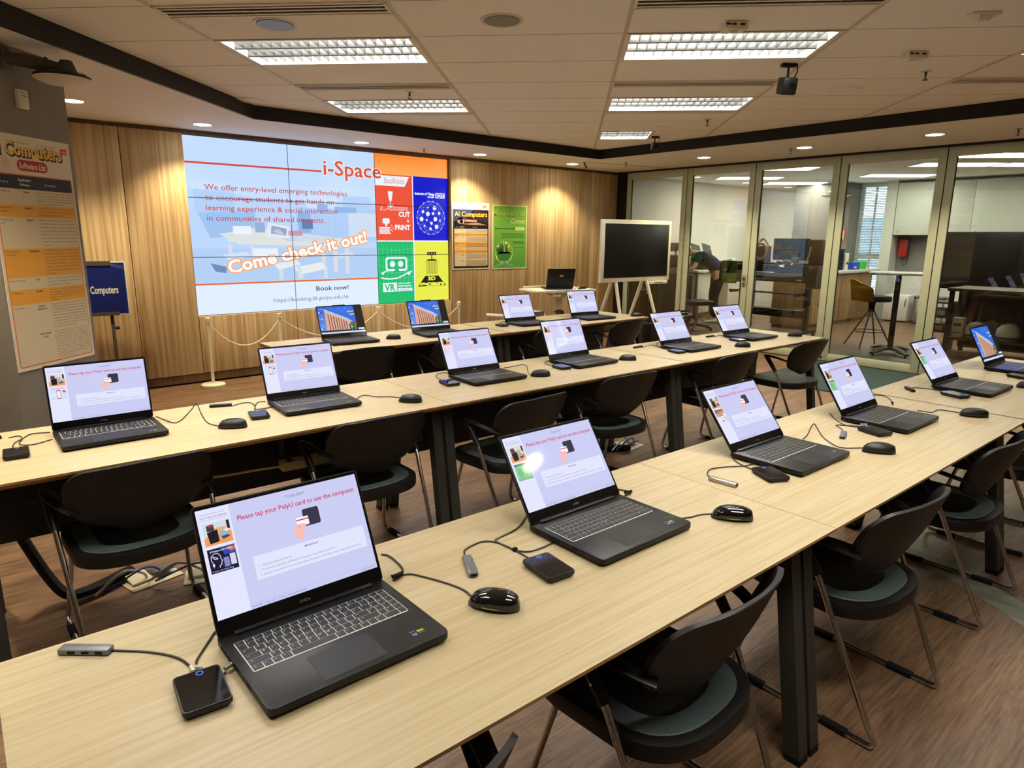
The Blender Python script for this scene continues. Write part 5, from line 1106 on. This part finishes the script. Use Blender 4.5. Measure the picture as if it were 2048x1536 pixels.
# wide format printer seen broadside
t = thing('large_format_printer', 'wide black large format printer behind the third glass panel', 'printer', (10.0, 4.72, 0))
m = MB(); m.b(.0, .55, .14, 1.50, .86, 1.12, .03); m.b(.05, .60, .14, 1.50, 1.10, 1.15, .01); m.build('body', 'black', t)
m = MB(); m.prism(rrect(.0, .78, .60, 1.13, .09), 0, .15, .01, Matrix.Translation((0, .15, 0)) @ Matrix.Rotation(R(90), 4, 'X')); m.build('end_cover', 'grey_dark', t)
m = MB(); m.prism(rrect(.0, .80, .60, 1.14, .06), 0, .14, .01, Matrix.Translation((0, 1.64, 0)) @ Matrix.Rotation(R(90), 4, 'X')); m.build('end_cover', 'black', t)
MB().box((-.012, .80, .985), (.03, 1.18, .05), Matrix.Rotation(R(-25), 3, 'Y'), .004).build('paper_guide', 'steel', t)
MB().box((.02, .55, 1.12), (.16, .30, .02), Matrix.Rotation(R(-35), 3, 'Y'), .004).build('control_panel', 'black_gloss', t); MB().b(-.004, .001, .22, .30, .89, .91).build('name_plate', 'white_plastic', t)
for y in (.24, 1.36):
    m = MB(); m.b(.24, .34, y-.035, y+.035, .10, .87, .006); m.b(-.06, .62, y-.04, y+.04, .06, .11, .01); m.build('leg', 'black', t)
    for x in (-.02, .58): MB().lathe([(.028, -.012), (.032, -.006), (.032, .006), (.028, .012)], (x, y, .033), 16, 'y').build('castor', 'rubber', t)
m = MB(); m.tube([(-.12, .26, .70), (-.12, 1.36, .70)], .014, 10); m.b(.22, .30, .26, 1.34, .30, .42, .004); m.b(-.1, .26, .24, .26, .66, .70); m.b(-.1, .26, 1.34, 1.36, .66, .70); m.build('basket_bar', 'black_gloss', t)
MB().tube(spline([(.3, -.02, .84), (.25, -.03, .7), (.3, -.02, .55), (.34, .1, .5)], 5), .008, 6).build('cable', 'cable', t)
t = simple('tower_computer', 'black tower computer standing on the right end of the large printer', 'computer', 'black', [(0, .40, 0, .19, 0, .36, .008)], (10.08, 4.72, 1.145)); spread(t, 'front_panel', 'black_gloss', [(-.004, .002, .02, .17, .02, .34)], .001)
t = thing('monitor', 'dark monitor on the large printer, mirroring the video wall', 'monitor', (10.25, 5.28, 1.15), R(4)); MB().b(-.02, .03, -.28, .28, .04, .37, .006).build('case', 'black', t); MB().b(-.0225, -.0195, -.27, .27, .05, .36).build('screen', 'bezel', t); MB().b(-.08, .10, -.10, .10, 0, .012, .004).b(.02, .05, -.03, .03, .01, .2).build('stand', 'black', t)
t = thing('white_lamp_stand', 'white looped desk lamp with small boxes on the large printer', 'lamp', (10.02, 5.1, 1.15)); MB().tube(spline([(0, .22, .02), (-.02, .1, .01), (0, -.15, .015), (.02, -.21, .10), (.05, -.22, .26)], 5), .009, 8).build('arm', 'white_plastic', t); MB().b(-.04, .04, -.06, .02, 0, .09, .006).build('box', 'white_plastic', t); MB().b(-.04, .04, .06, .16, 0, .05, .006).build('tray', 'cream', t)
t = thing('paper_bag', 'tan and white round handled bag on the large printer', 'bag', (10.15, 5.70, 1.15)); m = MB(); m.b(-.05, .05, -.13, .14, 0, .26, .02); m.build('body', 'tan', t); MB().tube([(-.07, .0+.10*math.cos(a), .17+.12*math.sin(a)) for a in [2*PI*i/24 for i in range(24)]], .02, 8, closed=True, flat=.5).build('handle_ring', 'white', t); MB().tube(spline([(0, -.1, .25), (0, 0, .36), (0, .1, .27)], 5), .016, 8).build('strap', 'tan', t); spread(t, 'stand', 'black', [(-.03, -.01, -.06, -.04, -.0, .05), (-.03, -.01, .04, .06, 0, .05)])
t = simple('green_display_board', 'lime green printed board on the left part of the large printer front', 'board', 'lime', [(-.012, 0, 0, .28, 0, .36, .002)], (9.985, 6.02, .80)); c = Canvas(.28, .36, 28, 36, .0002); c.rect(0, 0, 28, 20, L(86, 130, 44)); c.up(); c.poly([(8, 20), (14, 4), (18, 4), (14, 20)], L(24, 40, 16)); c.text('100', 4, 17, 6, L(226, 236, 200), bold=.02); c.build('artwork', 'print', t, (-.0125, .28, 0), (R(90), 0, R(-90)))
# desk with scanners
t = simple('side_desk', 'white desk against the far wall, carrying scanners', 'desk', 'white', [(0, 2.2, 0, .65, .88, .92)], (11.0, 7.45, 0), part='desktop')
for x in (.05, 2.15):
    for y in (.05, .6): MB().b(x-.02, x+.02, y-.02, y+.02, 0, .88).build('leg', 'grey_plastic', t)
spread(t, 'drawer_unit', 'white_plastic', [(.1, .55, .08, .6, .1, .85)]); spread(t, 'drawer_unit', 'white_plastic', [(1.2, 1.65, .08, .6, .1, .85)])
for lb, x in (('left of two scanners with tilted dark paper trays, behind the person', 11.25), ('right of two scanners with tilted dark paper trays, behind the person', 11.62)):
    t = simple('document_scanner', lb, 'scanner', 'black', [(0, .30, 0, .30, 0, .16, .01)], (x, 7.52, .92), 0, 'document scanners'); MB().box((.15, .26, .32), (.26, .012, .36), Matrix.Rotation(R(-28), 3, 'X') @ Matrix.Rotation(R(14), 3, 'Y'), .004).build('paper_tray', 'leg', t)
t = simple('desk_phone_panel', 'pale tilted keypad panel on the desk beside the scanners', 'panel', 'white_plastic', [(0, .42, 0, .22, 0, .05, .006)], (12.1, 7.5, .92)); MB().box((.21, .08, .13), (.40, .012, .20), Matrix.Rotation(R(-35), 3, 'X'), .004).build('face', 'cupboard', t); MB().box((.16, .068, .135), (.22, .012, .14), Matrix.Rotation(R(-35), 3, 'X'), .002).build('display', 'grey_plastic', t)
t = simple('cardboard_box', 'tan cardboard box on the desk behind the scanners', 'box', 'tan', [(0, .45, 0, .2, 0, .26, .004)], (11.6, 7.86, .92)); spread(t, 'flap', 'tan', [(0, .45, -.01, .1, .258, .264)], 0)
# laser cutter and rack at the corner
t = thing('laser_cutter', 'big black machine with a pale label behind the first glass panel', 'machine', (9.75, 7.4, 0)); m = MB(); m.b(0, .7, 0, .75, .05, .86, .02); m.build('body', 'black', t); MB().b(-.01, .71, -.01, .74, .87, .99, .015).build('lid', 'grey_dark', t); spread(t, 'label', 'white_plastic', [(-.003, .002, .30, .42, .58, .65), (-.003, .002, .20, .27, .585, .625), (-.003, .002, .22, .26, .53, .56)], 0)
for x in (.05, .65):
    for y in (.06, .68): MB().lathe([(.025, -.01), (.03, 0), (.025, .01)], (x, y, .03), 14, 'y').build('castor', 'rubber', t)
t = thing('print_rack', 'dark stacked device with white trays on top of the black machine', 'machine', (9.8, 7.44, .99)); spread(t, 'body', 'black', [(0, .55, 0, .55, 0, .22), (0, .55, 0, .55, .30, .44)], .006); spread(t, 'tray', 'white_plastic', [(-.02, .5, .05, .5, .225, .245), (-.02, .5, .05, .5, .28, .295)]); spread(t, 'post', 'steel', [(.02, .05, .02, .05, .22, .3), (.5, .53, .02, .05, .22, .3), (.02, .05, .5, .53, .22, .3)])
t = thing('office_chair', 'black office chair just left of the person behind the glass', 'chair', (9.75, 6.58, 0), R(60)); m = MB(); m.b(-.22, .22, -.22, .22, .42, .50, .03); m.build('seat', 'black', t); MB().b(-.20, .20, .20, .25, .52, .92, .03).build('backrest', 'black', t); MB().cyl((0, 0, .08), (0, 0, .42), .025).build('post', 'chrome', t); m = MB()
for i in range(5): a = 2*PI*i/5; m.tube([(0, 0, .09), (.28*math.cos(a), .28*math.sin(a), .055)], .02, 8, True, [.025, .014]); m.lathe([(.02, -.01), (.026, 0), (.02, .01)], (.28*math.cos(a), .28*math.sin(a), .027), 12, 'x')
m.build('base', 'black', t)
t = thing('waste_bin', 'dark square bin with a glassy lid by the first glass panels', 'bin', (9.05, 6.42, 0)); m = MB(); m.loft([[(-.10, -.10, 0), (.10, -.10, 0), (.10, .10, 0), (-.10, .10, 0)], [(-.13, -.13, .30), (.13, -.13, .30), (.13, .13, .30), (-.13, .13, .30)]], smooth=False); m.build('body', 'brown', t); MB().b(-.14, .14, -.14, .14, .30, .335, .006).build('lid', 'aluminium', t)
# bar stool
t = thing('bar_stool', 'bar stool with mustard back and slate seat behind the glass', 'stool', (10.22, 3.98, 0), R(229)); m = MB(); m.prism(rrect(-.20, -.20, .20, .20, .07), .655, .73, .018); m.build('seat', 'slate', t)
m = MB(); rings = []
for i in range(9):
    z = .66 + .30*i/8; k = math.sin(PI/2*min(1, (8-i)/3.0+.45))*1.0; F, B = [], []
    for j in range(13):
        s_ = -1+2*j/12; a = s_*1.25*k; r_ = .225+.01*i/8; F.append((r_*math.sin(a), -.02-r_*math.cos(a)*1.0-.035*i/8, z - (.07*s_*s_*(i/8)))); B.append(((r_+.03)*math.sin(a), -.02-(r_+.03)*math.cos(a)-.035*i/8, z - (.07*s_*s_*(i/8))))
    rings.append(F + B[::-1])
m.loft(rings); m.build('backrest', 'mustard', t); MB().lathe([(.06, .655), (.045, .62), (.04, .52), (.05, .50)], (0, 0, 0), 18).build('hub', 'black', t)
for i in range(4): a = PI/4+i*PI/2; MB().tube([(.03*math.cos(a), .03*math.sin(a), .53), (.30*math.cos(a), .30*math.sin(a), .04), (.32*math.cos(a), .32*math.sin(a), .0)], .011, 8).build('leg', 'brown', t)
MB().tube([(.205*math.cos(2*PI*i/36), .205*math.sin(2*PI*i/36), .225) for i in range(36)], .007, 7, closed=True).build('foot_ring', 'black', t)
# high table
t = thing('high_table', 'square white high table on a black column behind the fourth glass panel', 'table', (9.80, 3.52, 0), R(20)); MB().b(-.35, .35, -.35, .35, 1.065, 1.09, .006).build('tabletop', 'white', t); MB().b(-.055, .055, -.035, .035, .06, 1.065, .006).build('column', 'leg', t)
m = MB()
for a in (35, 145, 215, 325): q = Matrix.Rotation(R(a), 3, 'Z'); P = [q @ Vector(v) for v in ((.0, 0, .075), (.16, 0, .075), (.26, 0, .055), (.36, 0, .032))]; m.tube(P, .05, 10, True, [.055, .055, .05, .035], False, .45)
m.build('base', 'leg', t)
for a in (35, 145, 215, 325): q = Matrix.Rotation(R(a), 3, 'Z'); p = q @ Vector((.33, 0, 0)); MB().lathe([(.014, 0), (.014, .008), (.005, .02)], p, 10).build('foot', 'rubber', t)
# wall cupboards along the far right wall
ys = [5.24, 4.62, 3.98, 3.1, 2.2, 1.3, .4]; t = thing('wall_cupboards', 'row of pale flush wall cupboards under the ceiling of the next room', 'cupboard', (14.02, 0, 0)); MB().b(.02, .37, ys[-1], ys[0], 1.60, 2.55).build('carcass', 'cupboard', t)
for a, b in zip(ys, ys[1:]):
    d = MB().b(0, .019, b+.003, a-.003, 1.602, 2.54, .002).build('door', 'cupboard', t); MB().lathe([(.012, 0), (.009, .014), (.013, .02)], (-.0, a-.08, 1.66), 12, 'x').build('knob', 'gasket', d)
struct(MB().b(14.36, 14.399, .4, 5.24, .9, 1.60).build('trim_6', 'grey_wall'))
t = thing('emergency_phone', 'red wall phone in the next room, right of the blind', 'phone', (14.24, 5.12, 1.20)); MB().b(0, .12, -.09, .07, 0, .32, .01).build('case', 'red', t); MB().tube(spline([(-.01, -.12, .30), (-.03, -.12, .25), (-.03, -.12, .08), (-.01, -.12, .03)], 4), .018, 8).build('handset', 'gasket', t); MB().tube(spline([(0, -.12, .03), (.01, -.1, -.12), (.03, -.04, -.16), (.06, 0, -.02)], 5), .007, 6).build('cord', 'gasket', t)
t = thing('notice_card', 'orange notice card on the grey column beside the blind', 'notice', (13.935, 6.10, 1.48)); MB().b(0, .012, 0, .22, 0, .26, .001).build('card', 'orange', t); c = Canvas(.22, .26, 22, 26, .0003); c.rect(8, 6, 20, 22, L(236, 236, 220)); c.up(); c.poly([(12.6, 18), (15.6, 18), (15.2, 13), (16.6, 13), (14, 9.4), (11.6, 13), (13, 13)], L(30, 90, 70)); c.rect(8, 1.6, 14, 4.4, L(150, 30, 24)); c.build('artwork', 'print', t, (-.0006, .22, 0), (R(90), 0, R(-90)))
t = thing('wall_rope', 'pale rope hanging on the grey column beside the blind', 'rope', (13.93, 6.24, 2.10)); MB().tube(spline([(0, 0, .05), (-.02, .01, 0), (0, 0, -.15), (-.01, .01, -.32)], 5), .022, 8).build('strand', 'rope', t); MB().cyl((-.02, 0, .05), (.02, 0, .05), .008).build('hook', 'steel', t)
pc = Vector((13.7, 6.25, 2.34)); t = thing('wireless_antenna', 'pale disc antenna on the grey column of the next room', 'antenna', pc); MB().lathe([(.02, -.03), (.2, -.02), (.26, .0), (.27, .01)], (0, 0, 0), 28).build('cover', 'white', t); MB().lathe([(.27, .01), (.2, .05), (.03, .06)], (0, 0, 0), 28).build('back_plate', 'black', t); MB().tube([(0, 0, .05), (.1, 0, .11), (.25, 0, .12)], .035, 10).build('bracket', 'grey_dark', t)
t = simple('small_fridge', 'white low fridge against the wall behind the high table', 'fridge', 'white', [(0, .45, 0, .42, .02, .5, .01)], (13.75, 4.72, 0)); spread(t, 'door', 'white', [(-.03, -.002, 0, .42, .03, .5)], .006); spread(t, 'handle', 'steel', [(-.045, -.03, .03, .05, .3, .44)])
t = simple('storage_cage', 'grey wire basket cabinet right of the white fridge behind the glass', 'cabinet', 'grey_plastic', [(0, .4, 0, .5, .02, .06), (0, .4, 0, .5, .46, .5), (0, .03, 0, .03, 0, .5), (0, .03, .47, .5, 0, .5), (.37, .4, 0, .03, 0, .5), (.37, .4, .47, .5, 0, .5)], (13.7, 4.12, 0)); m = MB()
for i in range(14): m.tube([(0, .02+i*.035, .06), (0, .02+i*.035, .46)], .003, 5)
for i in range(9): m.tube([(0, .01, .08+i*.045), (0, .49, .08+i*.045)], .003, 5)
m.build('mesh', 'steel', t)
t = thing('kitchen_counter', 'pale counter under the wall cupboards behind the glass', 'counter', (13.85, .4, 0)); MB().b(0, .54, 0, 3.2, .86, .90, .004).build('worktop', 'cupboard', t); MB().b(.03, .54, 0, 3.2, .0, .86).build('carcass', 'grey_dark', t)
for i in range(4): MB().b(.012, .03, i*.8+.004, i*.8+.796, .04, .85, .002).build('door', 'grey_dark', t)
# dark display wall and workbench at the right
t = thing('dark_display_wall', 'wide dark glass board seen behind the fifth glass panel', 'board', (12.0, .4, 0)); MB().b(0, .06, 0, 3.5, .78, 1.64, .004).build('frame', 'black', t)
for i in range(3): MB().b(-.006, .001, .02+i*1.16, 1.16+i*1.16, .80, 1.62, .001).build('panel', 'off_screen', t)
for y in (.5, 3.0): MB().b(.02, .08, y-.03, y+.03, 0.04, .79).b(-.25, .3, y-.03, y+.03, 0, .04, .01).build('stand', 'black', t)
t = thing('workbench', 'dark wooden workbench with helmets below, behind the fifth glass panel', 'bench', (10.5, 1.2, 0)); MB().b(-.3, .45, 0, 1.85, .86, .90, .004).build('benchtop', 'brown', t); MB().b(-.24, .4, .06, 1.8, .22, .25, .003).build('lower_shelf', 'brown', t); MB().b(.405, .43, 0, 1.85, .05, .86, .003).build('back_panel', 'brown', t)
for x in (-.26, .41):
    for y in (.05, 1.8): MB().b(x-.025, x+.025, y-.025, y+.025, 0, .86).build('leg', 'black', t)
for lb, x, y in (('left of two white helmets on the bench shelf', 10.45, 2.72), ('right of two white helmets on the bench shelf', 10.5, 2.38)):
    t = thing('white_helmet', lb + ' behind the glass', 'helmet', (x, y, .25), 0, 'white helmets'); MB().lathe([(.115, 0), (.13, .03), (.135, .09), (.12, .15), (.08, .195), (.02, .212)], (0, 0, 0), 24).build('shell', 'white', t); MB().lathe([(.14, .028), (.142, .034), (.142, .045), (.136, .05)], (0, 0, 0), 24).build('rim_strip', 'grey_plastic', t)
t = simple('device_tower', 'small white slotted device left of the helmets on the bench shelf', 'device', 'white_plastic', [(0, .12, 0, .13, 0, .26, .01)], (10.3, 2.84, .25)); spread(t, 'slot', 'gasket', [(-.003, .002, .02, .11, .15, .19), (-.003, .002, .02, .11, .06, .07)], 0)
t = thing('box_shelf', 'low brown shelf with pale folders beside the workbench', 'shelf', (10.55, 3.12, 0)); m = MB()
for z in (.06, .26, .46, .66): m.b(0, .35, 0, .34, z, z+.02)
m.b(0, .35, -.02, 0, 0, .68); m.b(0, .35, .34, .36, 0, .68); m.build('carcass', 'brown', t); spread(t, 'folder', 'white', [(.0, .3, .03, .3, .50, .56)]); spread(t, 'folder', 'tan', [(.0, .3, .03, .27, .30, .36)]); spread(t, 'folder', 'cream', [(.0, .3, .03, .3, .57, .585)])

# ------------------------------------------------------------------ the person behind the glass
def skin(name, V, E, rad, mt, parent, lv=2, root=0):
    me = bpy.data.meshes.new(name); me.from_pydata(V, E, []); me.materials.append(M[mt]); o = put(name, me, parent)
    sm = o.modifiers.new('skin', 'SKIN'); sm.use_smooth_shade = True
    for d, r_ in zip(me.skin_vertices[0].data, rad):
        d.radius = r_ if isinstance(r_, tuple) else (r_, r_); d.use_root = False
    me.skin_vertices[0].data[root].use_root = True
    sb = o.modifiers.new('sub', 'SUBSURF'); sb.levels = lv; sb.render_levels = lv
    return o
def chain(lists):
    """joins named joints: every list is a run of (key, position, radius); equal keys share a vertex"""
    V, E, Rr, K = [], [], [], {}
    for run in lists:
        prev = None
        for k, p, r_ in run:
            if k not in K: K[k] = len(V); V.append(p); Rr.append(r_)
            if prev is not None: E.append((prev, K[k]))
            prev = K[k]
    return V, E, Rr
def person():
    t = thing('person', 'person in a navy t-shirt and black trousers bending forward behind the glass', 'person', (10.86, 6.98, 0), R(40))
    hip = ('hip', (0, -.04, .90), (.15, .115)); runs = [[hip, ('waist', (0, .02, 1.03), (.135, .10)), ('chest', (0, .22, 1.17), (.155, .105)), ('neck0', (0, .37, 1.24), (.09, .07)), ('neck', (0, .43, 1.255), .052), ('head0', (0, .49, 1.25), (.066, .075)), ('head1', (0, .56, 1.245), (.076, .085)), ('head2', (0, .63, 1.23), (.062, .07))], [('head1', 0, 0), ('nose', (0, .585, 1.148), .014)]]
    for s_ in (-1, 1):
        n = 'l' if s_ < 0 else 'r'
        runs.append([hip, ('th'+n, (s_*.10, -.03, .82), .088), ('kn'+n, (s_*.11, .02, .47), .058), ('an'+n, (s_*.115, -.03, .09), .040), ('ft'+n, (s_*.125, .10, .045), (.038, .028))])
        w_ = (s_*.20, .66, .93)
        runs.append([('neck0', 0, 0), ('sh'+n, (s_*.17, .33, 1.21), .062), ('el'+n, (s_*.245, .42, .985), .042), ('wr'+n, w_, .028), ('pa'+n, (s_*.19, .72, .915), (.036, .018))])
        for i, (dx, l) in enumerate(((-.026, .065), (-.009, .075), (.009, .078), (.026, .06))): runs.append([('pa'+n, 0, 0), ('f%d%s' % (i, n), (s_*.19+dx, .755, .905), .0095), ('g%d%s' % (i, n), (s_*.19+dx*1.1, .755+l*.6, .885), .0085), ('h%d%s' % (i, n), (s_*.19+dx*1.1, .755+l*.8, .862), .007)])
        runs.append([('wr'+n, 0, 0), ('t0'+n, (s_*.155, .70, .905), .0115), ('t1'+n, (s_*.14, .735, .885), .0085)])
    V, E, Rr = chain(runs); skin('body', V, E, Rr, 'skin', t)
    runs = [[('h', (0, -.05, .86), (.172, .145)), ('w', (0, .01, 1.03), (.168, .135)), ('c', (0, .21, 1.175), (.185, .138)), ('n', (0, .355, 1.245), (.11, .085))]]
    for s_ in (-1, 1): n = 'l' if s_ < 0 else 'r'; runs.append([('n', 0, 0), ('s'+n, (s_*.165, .33, 1.215), .085), ('e'+n, (s_*.222, .385, 1.07), .072)])
    V, E, Rr = chain(runs); sh = skin('shirt', V, E, Rr, 'navy', t)
    m = MB(); m.lathe([(.07, 0), (.066, .008), (.02, .012)], (0, 0, 0), 14); m.build('back_print', mat('pink_print', L(190, 110, 150), .8), sh, (.02, .16, 1.298), (R(-38), 0, 0))
    runs = [[('h', (0, -.045, .90), (.158, .13)), ('c', (0, -.04, .82), (.15, .125))]]
    for s_ in (-1, 1): n = 'l' if s_ < 0 else 'r'; runs.append([('c', 0, 0), ('t'+n, (s_*.105, -.03, .72), .105), ('k'+n, (s_*.112, .015, .46), .080), ('a'+n, (s_*.116, -.03, .10), .068)])
    V, E, Rr = chain(runs); skin('trousers', V, E, Rr, 'trousers', t)
    for s_ in (-1, 1):
        m = MB(); rings = []
        for i, (y, w_, h) in enumerate(((-.10, .03, .06), (-.06, .042, .085), (.02, .045, .085), (.09, .05, .06), (.15, .042, .045), (.175, .02, .03))): rings.append([(s_*.118+w_*math.cos(a), y, max(.0, h*(.5+.5*math.sin(a)))) for a in [2*PI*k/14 for k in range(14)]])
        m.loft(rings); m.build('shoe', 'cream', t)
    m = MB(); rings = []
    for i in range(8):
        u_ = i/7; r_ = .098*math.sin(PI*(.16+.78*u_))**.6; rings.append([(r_*1.0*math.cos(a), .47+.19*u_-.01*math.sin(a), 1.262+.012*math.sin(PI*u_)+r_*1.08*math.sin(a)*(1.0 if math.sin(a) > 0 else .55)) for a in [2*PI*k/18 for k in range(18)]])
    m.loft(rings); m.build('hair', 'hair', t)
person()
